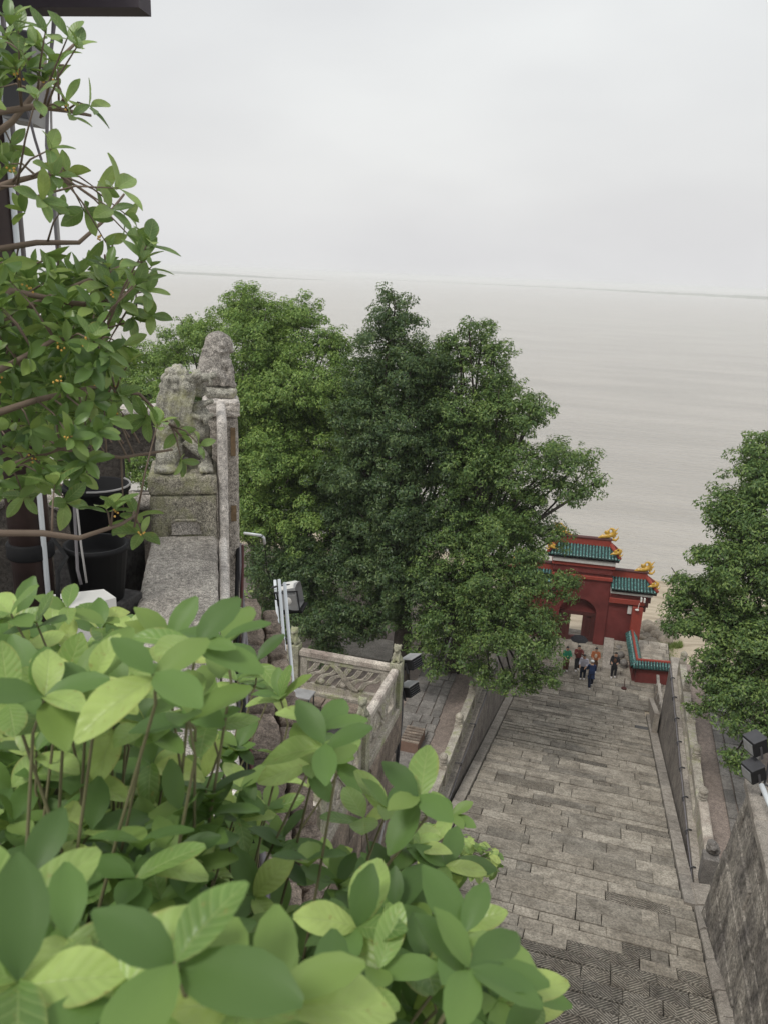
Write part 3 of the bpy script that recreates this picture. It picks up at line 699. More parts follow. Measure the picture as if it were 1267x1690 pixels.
# low red wall with green coping that turns the corner
def low_wall(pts, z, label):
    t = thing('low_red_wall', (pts[0][0], pts[0][1], -23), label, 'wall')
    for i in range(len(pts) - 1):
        a, b_ = Vector(pts[i]), Vector(pts[i + 1]); d = (b_ - a); L = d.length; ang = math.atan2(d.y, d.x)
        Mx = Matrix.Translation((a.x, a.y, 0)) @ Matrix.Rotation(ang, 4, 'Z')
        MB().box(-.0, L, -.15, .15, -24, z - .1, Mx).build('wall_face', M['red'], t)
        cp = MB().box(-.05, L + .05, -.07, .07, z + .28, z + .42, Mx, ch=.03).build('ridge', M['red_l'], t)
        sl = MB()
        for sgn in (-1, 1):
            vs = [(-.3, sgn * .33, z - .06), (L + .3, sgn * .33, z - .06), (L + .05, sgn * .06, z + .3), (-.05, sgn * .06, z + .3)]
            sl.add([Mx @ Vector(v) for v in vs], [(0, 1, 2, 3)])
            vs = [(-.3, sgn * .33, z - .12), (L + .3, sgn * .33, z - .12), (L + .3, 0, z - .12), (-.3, 0, z - .12)]; sl.add([Mx @ Vector(v) for v in vs], [(0, 1, 2, 3)])
            vs = [(-.3, sgn * .33, z - .12), (L + .3, sgn * .33, z - .12), (L + .3, sgn * .33, z - .06), (-.3, sgn * .33, z - .06)]; sl.add([Mx @ Vector(v) for v in vs], [(0, 1, 2, 3)])
        co = sl.build('tiled_coping', M['tile_d'], t)
        x = -.2; k = 0
        while x < L + .25:
            for sgn in (-1, 1):
                MB().tube([Mx @ Vector((x, sgn * .35, z - .05)), Mx @ Vector((x, sgn * .2, z + .12)), Mx @ Vector((min(max(x, 0), L), sgn * .07, z + .32))], [.055, .05, .04], 6).build('tile_row', M['tile'], co, smooth=True)
            x += .17
    return t
low_wall([(2.75, 49.8), (3.05, 45.6), (5.6, 46.1)], -21.9, 'low red wall with green tiled coping turning a corner by the steps')

# three stone balls by the steps
for i, (x, y, s_) in enumerate([(1020, 1072, 'farthest'), (1023, 1083, 'middle'), (1028, 1096, 'nearest')]):
    p = at_z(x, y + 4, -22.95); t = thing('stone_ball', (p.x, p.y, -23), '%s of the three grey stone balls beside the steps' % s_, 'stone ball', 'stone balls by the gate steps')
    mb = MB().ell((p.x, p.y, -22.70), .24, nu=16, nv=12); mb.build('ball', M['pave'], t, smooth=True)
    MB().lathe([(.22, -23.02), (.2, -22.9), (.12, -22.87)], p.x, p.y, 12).build('base', M['pave'], t)
p = at_z(1029, 1137, -23); t = thing('floor_marker', (p.x, p.y, -23), 'small red and brown floor stand at the top right of the landing', 'stand')
MB().lathe([(.16, -23.0), (.15, -22.93), (.04, -22.9)], p.x, p.y, 10).build('foot', M['red_d'], t); MB().tube([(p.x, p.y, -22.92), (p.x - .02, p.y, -22.3)], .02, 6).build('stem', M['red_d'], t)

# rocks, grass behind the low wall
for i in range(26):
    px = random.uniform(1052, 1112); py = random.uniform(1028, 1062); p = at_z(px, py, -23.4); r = random.uniform(.3, .75)
    me = MB().ell((0, 0, 0), (r, r * random.uniform(.7, 1), r * random.uniform(.5, .8)), Quaternion((0, 0, 1), random.random() * 6), 14, 10).mesh()
    for v in me.vertices: v.co *= 1 + .35 * mnoise.noise(v.co * 1.6 / r + Vector((i * 3, 0, 0)))
    o = link('shore_rock', me, M['rock'], loc=(p.x, p.y, -23.5 + r * .25), smooth=True)
    side = 'left' if px < 1070 else ('middle' if px < 1090 else 'right')
    tag(o, 'weathered tan rock heaped on the sand behind the low red wall', 'rock', 'rocks heaped behind the low red wall')
# ------------------------------------------------------------------ upper viewing terrace with carved balustrade
TX, TY, TZ = -4.27, 16.45, -10.15
tb = MB().box(-14, TX + .1, 2.0, TY + .1, -18.2, TZ).build('viewing_terrace', M['darkfloor']); tag(tb, 'dark floored terrace below on the left', kind='structure')
t = thing('terrace_wall', (TX, 10, -14), 'brownish rough wall holding up the small viewing terrace', 'wall')
for k in range(9):
    for r_ in range(9):
        y1 = TY + .16 - k * 1.3 - (r_ % 2) * .5; MB().box(TX + .06, TX + .16 + random.uniform(0, .05), y1 - 1.27, y1, -18.1 + r_ * .88, -18.1 + r_ * .88 + .86, ch=.03, jit=.02).build('block', M['rubble'], t)
t = thing('carved_balustrade', (TX, TY, TZ), 'pale carved stone balustrade with ribbon openings and small lion posts round the lower terrace', 'railing')
def lion_mb(c, s):
    """small seated lion: haunch, chest, head, muzzle, ears, forelegs"""
    c = Vector(c); P = lambda a, b_, z: c + Vector((a, b_, z)) * s; mb = MB()
    mb.ell(P(0, .02, .12), (.13 * s, .15 * s, .13 * s)).ell(P(0, -.02, .28), (.11 * s, .11 * s, .15 * s)).ell(P(0, -.04, .46), (.13 * s, .13 * s, .12 * s))
    mb.ell(P(0, -.15, .43), (.07 * s, .07 * s, .05 * s)).ell(P(.1, .0, .55), (.035 * s, .03 * s, .04 * s)).ell(P(-.1, .0, .55), (.035 * s, .03 * s, .04 * s))
    for q in (-1, 1):
        mb.tube([P(.07 * q, -.08, .3), P(.08 * q, -.14, .15), P(.08 * q, -.15, .0)], [.045 * s, .04 * s, .045 * s], 8); mb.ell(P(.12 * q, .03, .07), (.05 * s, .12 * s, .07 * s))
    return mb
def cbal(p0, d, n, L, first=True):
    """run of carved panels from p0 along unit vector d"""
    p0 = Vector(p0); d = Vector(d); s = Vector((-d.y, d.x, 0)); Mx = Matrix(((d.x, s.x, 0, p0.x), (d.y, s.y, 0, p0.y), (0, 0, 1, p0.z), (0, 0, 0, 1)))
    for i in range(n + 1):
        if i > 0 or first:
            p = MB().box(i * L - .14, i * L + .14, -.14, .14, -.05, 1.32, Mx, ch=.02).build('post', M['balm'], t)
            c = Mx @ Vector((i * L, 0, 1.32))
            me = carve(lion_mb((0, 0, 0), .78), .025, 1, .012, .05, i)
            o = link('lion_finial', me, M['balm'], p, loc=c, smooth=True)
        if i == n: break
        a, b_ = i * L + .15, (i + 1) * L - .15
        MB().box(a, b_, -.15, .15, -.05, .16, Mx, ch=.02).build('base_beam', M['bal'], t)
        w_ = (b_ - a) / 2
        r_ = MB().box(a, b_, -.09, .09, 1.06, 1.21, Mx, ch=.035, jit=.004)
        r_.build('rail', M['rail_l'], t)
        pn = MB().box(a, b_, -.055, .055, .94, 1.06, Mx).build('panel_frame', M['bal'], t)
        for q0, q1, z0, z1 in ((a, a + .2, .16, .94), (b_ - .2, b_, .16, .94), (a + .2, b_ - .2, .16, .32)): MB().box(q0, q1, -.055, .055, z0, z1, Mx).build('frame_bar', M['bal'], pn)
        x0, x1 = a + .2, b_ - .2; W = x1 - x0
        def rib(f0, f1, amp, ph=0, r=.028, off=0):
            pts = []
            for k in range(13):
                q = k / 12; x = x0 + W * (f0 + (f1 - f0) * q); z = .93 - .60 * (q + amp * math.sin(2 * math.pi * q + ph))
                pts.append(Mx @ Vector((min(max(x, x0), x1), off, min(max(z, .33), .93))))
            return MB().tube(pts, [r] * 13, 7)
        for f in np.arange(-.04, .9, .145):
            for e in (0, .026, .052): rib(f + e, f + .3 + e, .13, 0, .027, .012).build('ribbon', M['bal'], pn, smooth=True)
        for e in (0, .03, .06): rib(.62 + e, .30 + e, -.05, 0, .03, .05).build('ribbon', M['bal'], pn, smooth=True)
        for q in (.5, .8): MB().ell(Mx @ Vector((x0 + W * q, .03, .42)), (.09, .06, .08)).build('knot', M['bal'], pn, smooth=True)
cbal((TX, TY, TZ), (-1, 0, 0), 3, 2.62)
cbal((TX, TY, TZ), (0, -1, 0), 4, 2.6, first=False)
# floor edge, drain and cable clutter on that terrace
t = thing('kerb_strip', (TX, TY, TZ), 'thin stone step along the foot of the carved balustrade', 'kerb')
for k in range(6): MB().box(TX - .5 - k * 1.2 - 1.18, TX - .5 - k * 1.2, TY - .62, TY - .22, TZ, TZ + .1, ch=.015, jit=.01).build('kerb_stone', M['rubble'], t)
p = at_z(497, 1146, TZ + .5)
t = thing('metal_table', (p.x, p.y, TZ), 'small grey metal stand on the dark terrace floor', 'stand')
MB().box(p.x - .3, p.x + .3, p.y - .2, p.y + .2, TZ + .5, TZ + .54, ch=.01).build('top', M['grey'], t)
for a in (-.26, .26):
    for b_ in (-.16, .16): MB().tube([(p.x + a, p.y + b_, TZ), (p.x + a, p.y + b_, TZ + .5)], .018, 6).build('leg', M['metal_d'], t)
for i, (pp, lb) in enumerate([([(500, 1150), (540, 1160), (580, 1158), (640, 1178)], 'pale cable lying along the dark terrace floor'), ([(490, 1165), (510, 1185), (500, 1200), (480, 1195)], 'loose dark cable loop on the terrace floor behind the shrub')]):
    pts = [at_z(x, y, TZ + .03) for x, y in pp]; wire('floor_cable', pts, .018, 'cablel' if i == 0 else 'black', lb)

def floodlight(p, w, h, d, face, label, pole=None, dark='black', group=None, top='grey'):
    """box floodlight: housing, visor, glass, bracket and pole; face = heading of the lit face"""
    p = Vector(p); t = thing('floodlight', p, label, 'floodlight', group)
    Mx = Matrix.Translation(p) @ Matrix.Rotation(face, 4, 'Z') @ Matrix.Rotation(R(-18), 4, 'X')
    MB().box(-w / 2, w / 2, -d / 2, d / 2, -h / 2, h / 2, Mx, ch=h * .08).build('housing', M[dark], t)
    MB().box(-w / 2 - .01, w / 2 + .01, -d / 2 - .02, d / 2 - .02, h / 2 + .002, h / 2 + .02, Mx, ch=.004).build('top_plate', M[top], t)
    MB().box(-w * .42, w * .42, d / 2 + .002, d / 2 + .012, -h * .4, h * .4, Mx).build('glass', M['glass'], t)
    for s_ in (-1, 1): MB().box(s_ * (w / 2 + .008) - .008, s_ * (w / 2 + .008) + .008, -.03, .03, -h * .8, .05, Mx).build('bracket', M['metal_d'], t)
    for k in range(4): MB().box(-w * .4, w * .4, -d / 2 - .03, -d / 2 - .001, -h * .35 + k * h * .2, -h * .33 + k * h * .2, Mx).build('fin', M['metal_d'], t)
    if pole: MB().tube([Vector(q) for q in pole], .03, 8).build('pole', M['metal_d'], t, smooth=True)
    return t
q1 = at_y(678, 1093, 16.9); q2 = at_y(674, 1138, 16.9)
floodlight(q1, .42, .26, .36, R(70), 'upper of the two boxy floodlights beside the corner lion post', [(q1.x - .22, 16.75, q1.z - .1), (q1.x - .25, 16.7, q1.z - 2.2)])
floodlight(q2, .42, .26, .36, R(70), 'lower of the two boxy floodlights beside the corner lion post', [(q2.x - .2, 16.75, q2.z - .1), (q2.x - .22, 16.7, q2.z - .8)])
q3 = at_y(1246, 1228, 19.6); q4 = at_y(1243, 1273, 19.4)
floodlight(q3, .42, .42, .40, R(120), 'upper of the two dark floodlights at the right edge', [(q3.x + .4, q3.y, q3.z + .4), (q3.x + .4, q3.y, q4.z - .2), (q3.x + .38, q3.y, -12.6)], top='metal_d')
floodlight(q4, .42, .40, .40, R(120), 'lower of the two dark floodlights at the right edge', [(q4.x + .3, q4.y, q4.z - .3), (q4.x + .42, q4.y, q4.z - .35)], top='metal_d')
wire('white_pipe', [at_y(1256, 1296, 19.0), at_y(1300, 1400, 17.2)], .07, 'pvc', 'short white pipe below the floodlights at the right edge', 'pipe')
# wooden crate on the left walkway and dark pipe on the cliff
p = at_z(681, 1215, -17.5); t = thing('wooden_crate', (p.x, p.y, -17.9), 'small brown slatted crate on the walkway under the carved balustrade', 'crate')
MB().box(p.x - .35, p.x + .35, p.y - .6, p.y + .6, -17.9, -17.45).build('box', M['crate'], t)
for k in range(6): MB().box(p.x - .37, p.x + .37, p.y - .58 + k * .2, p.y - .46 + k * .2, -17.44, -17.40).build('slat', M['rubble'], t)
wire('drain_pipe', [at_y(664, 1100, 16.72), at_y(662, 1180, 16.72), at_y(655, 1260, 16.5)], .05, 'metal_d', 'dark pipe running down from the corner lion post', 'pipe')
wire('hand_pipe', [at_y(657, 1262, 16.6), at_y(645, 1300, 16.2), at_y(620, 1420, 14.5)], .05, 'cablel', 'greenish pipe below the corner of the viewing terrace', 'pipe')

# ------------------------------------------------------------------ foreground wall with the two lions
WA = R(28.57)                                     # the wall heads 28.6 degrees left of the stairs
O = Vector((-2.73, 5.01, -1.9))                   # right front foot of the pedestal
WM = Matrix.Translation(O) @ Matrix.Rotation(WA, 4, 'Z')   # local: x right, y away along the wall, z up
def wl_(x, y, z): return WM @ Vector((x, y, z))
def wb(name, mb, mat, parent, smooth=False):
    mb.v = [tuple(WM @ Vector(v)) for v in mb.v]; return mb.build(name, M[mat], parent, smooth=smooth)
fw = thing('granite_wall', O + Vector((0, -.5, -.8)), 'speckled granite wall with flat coping running towards the mossy stone lion', 'wall')
def bevel_box(x0, x1, y0, y1, z0, z1, b=.015, seg=2, sub=0, rough=0, rs=.08, seed=0):
    me = MB().box(x0, x1, y0, y1, z0, z1).mesh()
    def mods(o):
        m = o.modifiers.new('b', 'BEVEL'); m.width = b; m.segments = seg
        if rough: m = o.modifiers.new('r', 'REMESH'); m.mode = 'VOXEL'; m.voxel_size = rs * .3
    me = bake(me, mods)
    if rough:
        roughen(me, rough, rs, seed)
    me.transform(WM); return me
y = 0.0; k = 0
for (ya, yb) in ((-2.05, -.012), (-4.0, -2.07), (-6.4, -4.02)):
    link('coping_stone', bevel_box(-.475, .0, ya, yb, -.20, 0, .03, 3, rough=.006, rs=.10, seed=k), M['granite'], fw, smooth=True); k += 1
    link('edge_stone', bevel_box(.004, .07, ya, yb, -.62, -.018, .02, 2, rough=.003, rs=.1, seed=k + 9), M['granite_l'], fw, smooth=True)
    link('wall_stone', bevel_box(-.46, -.0, ya, yb, -1.3, -.205, .02, 2), M['granite'], fw)
# pedestal in two courses with a recess
pd = thing('lion_pedestal', wl_(-.23, .2, 0), 'square mossy granite pedestal under the roaring lion', 'pedestal')
link('lower_course', bevel_box(-.475, -.003, .0, .50, -.2, .30, .012, 3, rough=.006, rs=.06), M['granite_m'], pd, smooth=True)
link('upper_course', bevel_box(-.485, .006, -.012, .51, .302, .45, .018, 3, rough=.007, rs=.06), M['granite_m'], pd, smooth=True)
wb('carved_handle', MB().tube([(-.34, -.01, .01), (-.34, -.022, .09), (-.3, -.025, .115), (-.15, -.025, .115), (-.11, -.022, .09), (-.11, -.01, .03)], [.012] * 6, 8), 'granite_m', pd, True)
wb('carved_plaque', MB().box(-.335, -.115, -.012, -.002, .0, .1), 'granite', pd)
link('side_slab', bevel_box(.012, .085, .02, .9, -.6, .86, .015, 3, rough=.002, rs=.1), M['granite_l'], fw, smooth=True)

def lion_big():
    """lion looking to the right (+x): curly mane, open jaws, one foreleg stretched down, hollow under the belly"""
    mb = MB()
    mb.ell((-.33, .22, .17), (.14, .17, .17)); mb.ell((-.36, .21, .33), (.10, .15, .17))        # haunch, rump
    mb.tube([(-.34, .21, .30), (-.26, .21, .42), (-.20, .2, .52)], [.13, .13, .12], 12)            # back
    mb.ell((-.10, .19, .40), (.12, .13, .13)); mb.ell((-.05, .18, .33), (.09, .11, .09)); mb.ell((-.06, .18, .47), (.10, .10, .07))   # chest
    mb.ell((-.22, .19, .70), (.14, .14, .13))                                                       # skull
    mb.ell((-.10, .18, .755), (.10, .095, .05)); mb.ell((-.01, .18, .77), (.10, .085, .036), Quaternion((0, 1, 0), R(-8))); mb.ell((.075, .18, .79), (.034, .055, .034)); mb.ell((.05, .10, .74), (.018, .018, .035))   # upper jaw
    mb.ell((-.06, .18, .545), (.11, .08, .03), Quaternion((0, 1, 0), R(-14))); mb.ell((.045, .18, .575), (.035, .05, .024))   # lower jaw
    mb.ell((-.15, .2, .64), (.06, .07, .09)); mb.ell((-.05, .27, .66), (.07, .02, .07))
    for s_ in (-1, 1): mb.ell((-.075, .18 + s_ * .085, .80), (.045, .03, .032)); mb.ell((-.16, .18 + s_ * .135, .70), (.05, .028, .055))
    for k in range(7):                                          # long locks of the mane down the near side and back
        x = -.385 + k * .04; top = .74 - .02 * abs(k - 3)
        mb.tube([(x + .05, .075, top), (x + .01, .045 if k > 1 else .08, top - .12), (x - .005, .05 if k > 1 else .09, top - .24), (x + .02, .07, top - .34)], [.026, .024, .022, .012], 7)
    for k in range(5): mb.tube([(-.33, .10 + .05 * k, .74), (-.40, .10 + .05 * k, .60), (-.43, .10 + .05 * k, .45), (-.42, .1 + .05 * k, .36)], [.03, .03, .026, .012], 7)
    for ring, rz, cnt, rr_ in ((.125, .765, 9, .036), (.085, .815, 7, .036), (.03, .845, 4, .035), (.145, .70, 9, .033)):
        for k in range(cnt):
            a = 1.1 + k * 5.2 / cnt; mb.ell((-.235 + ring * math.cos(a), .19 + ring * math.sin(a), rz), rr_, nu=8, nv=6)
    mb.tube([(-.14, .06, .49), (-.06, .055, .46), (.03, .09, .46), (.06, .16, .47)], [.02, .024, .024, .02], 8); mb.ell((.0, .06, .43), (.03, .02, .035))
    mb.tube([(-.16, .13, .27), (-.10, .10, .20), (-.02, .09, .13), (.0, .09, .05)], [.075, .055, .045, .052], 10); mb.ell((-.01, .06, .04), (.075, .085, .042))
    for k in range(3): mb.ell((-.05 + .045 * k, -.015, .03), (.022, .03, .028))
    mb.tube([(-.06, .26, .32), (-.0, .27, .20), (.0, .27, .05)], [.07, .052, .05], 10); mb.ell((.0, .25, .04), (.065, .09, .04))
    mb.ell((-.36, .08, .10), (.10, .07, .10)); mb.ell((-.36, .01, .035), (.09, .07, .035))
    mb.box(-.47, -.18, .02, .42, -.01, .05)
    return mb
me = carve(lion_big(), .0095, 1, .003, .03); me.transform(WM @ Matrix.Translation((-.065, .03, .452)) @ Matrix.Diagonal((.80, .86, .88, 1)))
tag(link('stone_lion', me, M['lion'], smooth=True), 'roaring stone lion with curly mane and mossy chest on the square pedestal', 'lion statue')

# tall post behind, with the second lion
tp = thing('granite_post', wl_(-.02, 1.05, -1.0), 'tall square granite post behind the roaring lion with two timber plugs', 'post')
link('shaft', bevel_box(-.09, .19, .93, 1.22, -1.4, .70, .03, 3, rough=.006, rs=.1), M['granite'], tp, smooth=True)
link('cap', bevel_box(-.10, .20, .92, 1.23, .70, .86, .03, 3, rough=.01, rs=.07), M['granite_l'], tp, smooth=True)
link('cap_band', bevel_box(-.085, .185, .935, 1.21, .86, .95, .04, 3, rough=.012, rs=.06), M['lion'], tp, smooth=True)
wb('timber_plug', MB().box(.125, .165, .915, .932, .38, .62, ch=.0), 'rust', tp); wb('timber_plug', MB().box(.12, .165, .915, .932, -.2, -.06), 'rust', tp)
for k in range(3): wb('carved_ring', MB().box(-.105 + .001 * k, .205, .915, 1.235, .72 + k * .045, .735 + k * .045), 'granite', tp)
def lion_back():
    mb = MB()
    mb.ell((-.03, 0, .12), (.19, .17, .14)); mb.tube([(-.05, 0, .12), (-.035, 0, .26), (-.0, 0, .38), (.02, 0, .47)], [.17, .155, .145, .13], 14)
    mb.ell((.02, 0, .47), (.145, .135, .13)); mb.ell((.12, 0, .45), (.06, .085, .10)); mb.ell((.155, 0, .40), (.035, .05, .04))
    mb.ell((.06, -.115, .46), (.05, .035, .035)); mb.tube([(-.02, -.135, .42), (.03, -.14, .385), (.09, -.12, .385), (.13, -.09, .41)], [.014, .018, .018, .012], 7)
    mb.ell((.06, -.02, .27), (.10, .12, .10)); mb.tube([(.11, -.07, .29), (.155, -.09, .18), (.15, -.1, .02)], [.05, .038, .045], 8); mb.tube([(.11, .07, .29), (.155, .09, .18), (.15, .1, .02)], [.05, .038, .045], 8)
    mb.ell((.165, -.1, .025), (.055, .045, .03)); mb.tube([(-.08, -.13, .10), (.0, -.15, .17), (.07, -.13, .10), (.08, -.13, .02)], [.05, .055, .05, .04], 8)
    for k in range(6): mb.ell((-.13 + .012 * k, -.05 + .02 * k, .40 - .035 * k), (.03, .04, .025))
    return mb
me = carve(lion_back(), .012, 2, .004, .04, 5); me.transform(WM @ Matrix.Translation((.022, 1.07, .945)) @ Matrix.Scale(.76, 4))
tag(link('stone_lion', me, M['granite'], smooth=True), 'worn rounded stone lion seated on top of the tall granite post', 'lion statue')

# side railing going left from the post
sr = thing('stone_side_railing', wl_(-1.2, 1.1, 0), 'dark carved stone railing with pale top behind the potted plants', 'railing')
link('rail', bevel_box(-4.6, -.1, .98, 1.2, .69, .78, .02, 2, rough=.005, rs=.1), M['granite_l'], sr, smooth=True)
for (x0, x1, z0, z1) in [(-4.6, -.1, .36, .69), (-4.6, -.1, -.9, .03), (-4.6, -2.2, .03, .36), (-.42, -.1, .03, .36), (-1.06, -.76, .03, .36), (-1.7, -1.4, .03, .36), (-2.3, -2.04, .03, .36)]: wb('panel', MB().box(x0, x1, 1.02, 1.14, z0, z1), 'rubble_d', sr)
for k, cx_ in enumerate((-.58, -1.22, -1.88)):
    for zc in (.10,):
        wb('crescent', MB().tube([(cx_ + .2 * math.cos(a), 1.05, zc + .15 * math.sin(a)) for a in np.linspace(3.4, 6.0, 9)], [.02, .05, .07, .08, .085, .08, .07, .05, .02], 8), 'granite', sr, True)

# rubble ledge and cliff face to the right of the wall
cl = thing('rubble_wall', wl_(.4, -1, -1.5), 'crumbling rubble masonry face beside the granite wall', 'wall')
ci = 0
for k in range(16):
    y0 = 1.0 - k * .5; 
    for (x0, x1, zt, mt) in ((.11, .36, -.92, 'rubble'), (.37, .53, -1.05, 'rubble')):
        L = .5 * random.uniform(.9, .99); zz = zt + random.uniform(-.03, .03)
        link('rubble_block', bevel_box(x0 + random.uniform(0, .015), x1 - random.uniform(0, .015), y0 - L, y0, zz - .45, zz, .03, 2, rough=.03, rs=.12, seed=ci), M['rubble'], cl, smooth=True); ci += 1
face = MB(); NA, NB = 50, 50; vs = []
for i in range(NA + 1):
    for j in range(NB + 1):
        y = 1.2 - i * .17; z = -1.3 - j * .145; p = Vector((0, y * 1.4, z * 1.4))
        vs.append((.50 + .02 * j * .3 + .14 * mnoise.noise(p) + .07 * mnoise.noise(p * 3), y, z))
face.add(vs, [(i * (NB + 1) + j, i * (NB + 1) + j + 1, (i + 1) * (NB + 1) + j + 1, (i + 1) * (NB + 1) + j) for i in range(NA) for j in range(NB)])
wb('rock_face', face, 'rubble', cl, True)
wb('core', MB().box(-.46, .3, -7, 1.1, -8.2, -1.32), 'rubble', cl)

# cable bundle along the ledge
cbn = thing('cable_bundle', wl_(.12, 0, -.9), 'bundle of black and grey cables running down beside the granite wall', 'cables')
for k in range(5):
    ph = k * 1.3; o_ = .018 * (k % 3) ; pts = []
    for i in range(26):
        y = 1.0 - i * .22; pts.append(wl_(.15 + o_ + .022 * math.sin(y * 2.3 + ph) + .03 * math.sin(y * 1.1), y, -.80 + .02 * math.cos(y * 3 + ph) + (.35 * max(0, (y - .55) / .45) if y > .55 else 0)))
    MB().tube(pts, .014 + .004 * (k % 2), 7).build('cable', M[['black', 'cable', 'cable', 'black', 'red_d'][k]], cbn, smooth=True)
for y in (.3, -.6, -1.4, -2.4): MB().tube([wl_(.15 + .06 * math.cos(a), y, -.79 + .05 * math.sin(a)) for a in np.linspace(0, 6.28, 12)], .004, 5).build('tie', M['cablel'], cbn, smooth=True)

# white pipes down the outer face
def on_plane(x, y, off):          # meets the vertical plane parallel to the wall, off metres to its right
    n_ = Vector((math.cos(WA), math.sin(WA), 0)); P_ = wl_(off, 0, 0); d = ray(x, y); return d * (P_.dot(n_) / d.dot(n_))
for i, (a, b_, lb) in enumerate([((454, 958), (497, 1580), 'left of the white conduit pipes on the rubble face'), ((461, 957), (506, 1585), 'middle of the white conduit pipes on the rubble face'), ((470, 962), (517, 1590), 'right of the white conduit pipes on the rubble face')]):
    pa, pb = on_plane(*a, .62), on_plane(*b_, .62)
    t = thing('white_pipe', pa, lb, 'pipe', 'white conduit pipes on the rubble face')
    MB().tube([pa, pa + (pb - pa) * .5 + Vector((.01, 0, 0)), pb], .017, 10).build('pipe', M['pvc'], t, smooth=True)
    if i == 1:
        for f in (.05, .2, .35, .55, .72, .9):
            c = pa + (pb - pa) * f; MB().tube([c + Vector((-.07, 0, .01)), c + Vector((.07, .03, .01))], .012, 6).build('clamp', M['metal_d'], t); MB().tube([c + Vector((-.06, 0, .0)), c + Vector((-.03, -.05, -.04)), c + Vector((.03, -.03, -.06))], .008, 6).build('wire_end', M['black'], t, smooth=True)
e0 = wl_(.2, .55, -.60)
wire('elbow_pipe', [on_plane(404, 880, .3), on_plane(432, 884, .45), on_plane(436, 888, .48), on_plane(437, 897, .5)], .016, 'pvc', 'short white elbow pipe sticking out beside the granite post', 'pipe')
wire('thin_wire', [on_plane(437, 897, .5), on_plane(441, 940, .55), on_plane(447, 960, .6)], .005, 'black', 'thin black wire hanging from the white elbow pipe', 'wire')
wire('coil', [on_plane(467 + 8 * math.cos(a), 1092 + 7 * math.sin(a), .55) for a in np.linspace(0, 6, 12)], .007, 'black', 'small black cable loop on the white pipes', 'cable')

# bell shaped floodlight next to the pipes
p = on_plane(480, 982, .78); t = thing('floodlight', p, 'large grey hooded floodlight with a reflector beside the white pipes', 'floodlight')
Mx = Matrix.Translation(p) @ Matrix.Rotation(R(8), 4, 'Z') @ Matrix.Rotation(R(-10), 4, 'Y')
hood = MB(); 
prof = [(-.11, .06, .03), (-.10, .10, .09), (-.05, .115, .115), (.03, .13, .13), (.10, .135, .14)]
rings = []
for (x, hy, hz) in prof:
    rings.append([(x, hy * sx, hz * sz_) for sx, sz_ in ((-1, -1), (-1, .3), (-.8, .85), (0, 1.0), (.8, .85), (1, .3), (1, -1))])
vs = [Mx @ Vector(v) for r_ in rings for v in r_]; L = 7
hood.add(vs, [(i * L + k, i * L + (k + 1) % L, (i + 1) * L + (k + 1) % L, (i + 1) * L + k) for i in range(4) for k in range(L)] + [tuple(range(L))])
hood.build('hood', M['grey'], t)
MB().box(-.09, .09, -.10, .10, .10, .13, Mx @ Matrix.Rotation(R(-6), 4, 'Y'), ch=.02).build('ballast_box', M['white'], t)
gp = [Mx @ Vector((.101, y_, z_)) for y_, z_ in ((-.12, -.13), (.12, -.13), (.12, .04), (-.12, .04))]
MB().box(-.10, .10, -.128, -.119, -.12, .07, Mx).build('glass', M['glass'], t)
MB().tube([Mx @ Vector(v) for v in ((-.12, -.13, -.14), (.12, -.14, -.14), (.125, -.14, .09), (-.11, -.13, .09), (-.12, -.13, -.14))], .010, 6).build('glass_frame', M['black'], t)
MB().ell(Mx @ Vector((.0, -.126, -.02)), (.045, .012, .045)).build('lamp_socket', M['white'], t, smooth=True)
MB().tube([Mx @ Vector((-.2, 0, .1)), Mx @ Vector((-.1, -.03, .13)), Mx @ Vector((.02, -.03, .13))], .013, 6).build('arm', M['metal_d'], t, smooth=True)
MB().box(-.12, .14, -.13, .12, -.17, -.14, Mx, ch=.01).build('base', M['black'], t)

# ------------------------------------------------------------------ left platform: floor, pots, column, box, eave
FZ = -2.75
lp = MB().box(-7, -.49, -7, 1.0, -16, FZ + 1.9)
o = wb('left_platform', lp, 'darkfloor', None); tag(o, 'dark littered floor left of the granite wall', kind='structure')
# column
CXp, CYp = at_d(50, 900, 4.7).x, at_d(50, 900, 4.7).y
t = thing('brown_column', (CXp, CYp, FZ), 'dark brown round column behind the osmanthus at the left edge', 'column')
MB().lathe([(.105, FZ), (.105, 2.4)], CXp, CYp, 24).build('shaft', M['column'], t, smooth=True)
MB().lathe([(.115, -1.55), (.122, -1.54), (.122, -1.47), (.115, -1.46)], CXp, CYp, 24).build('collar', M['black'], t, smooth=True)
wire('white_pipe', [(CXp + .115, CYp - .03, -3), (CXp + .115, CYp - .03, 1.7)], .014, 'pvc', 'thin white pipe fixed along the brown column', 'pipe', n=8)
# loudspeaker box
p = at_d(38, 130, 4.3); t = thing('grey_speaker', p, 'grey box loudspeaker hung high on the brown column', 'speaker')
Mx = Matrix.Translation(p) @ Matrix.Rotation(R(20), 4, 'Z') @ Matrix.Rotation(R(6), 4, 'Y')
MB().box(-.05, .07, -.09, .09, -.18, .18, Mx, ch=.01).build('cabinet', M['grey'], t); MB().box(-.045, .065, -.1, -.092, -.17, .17, Mx).build('grille', M['metal_d'], t); MB().ell(Mx @ Vector((.01, -.1, -.02)), (.02, .01, .02)).build('bracket_bolt', M['black'], t)
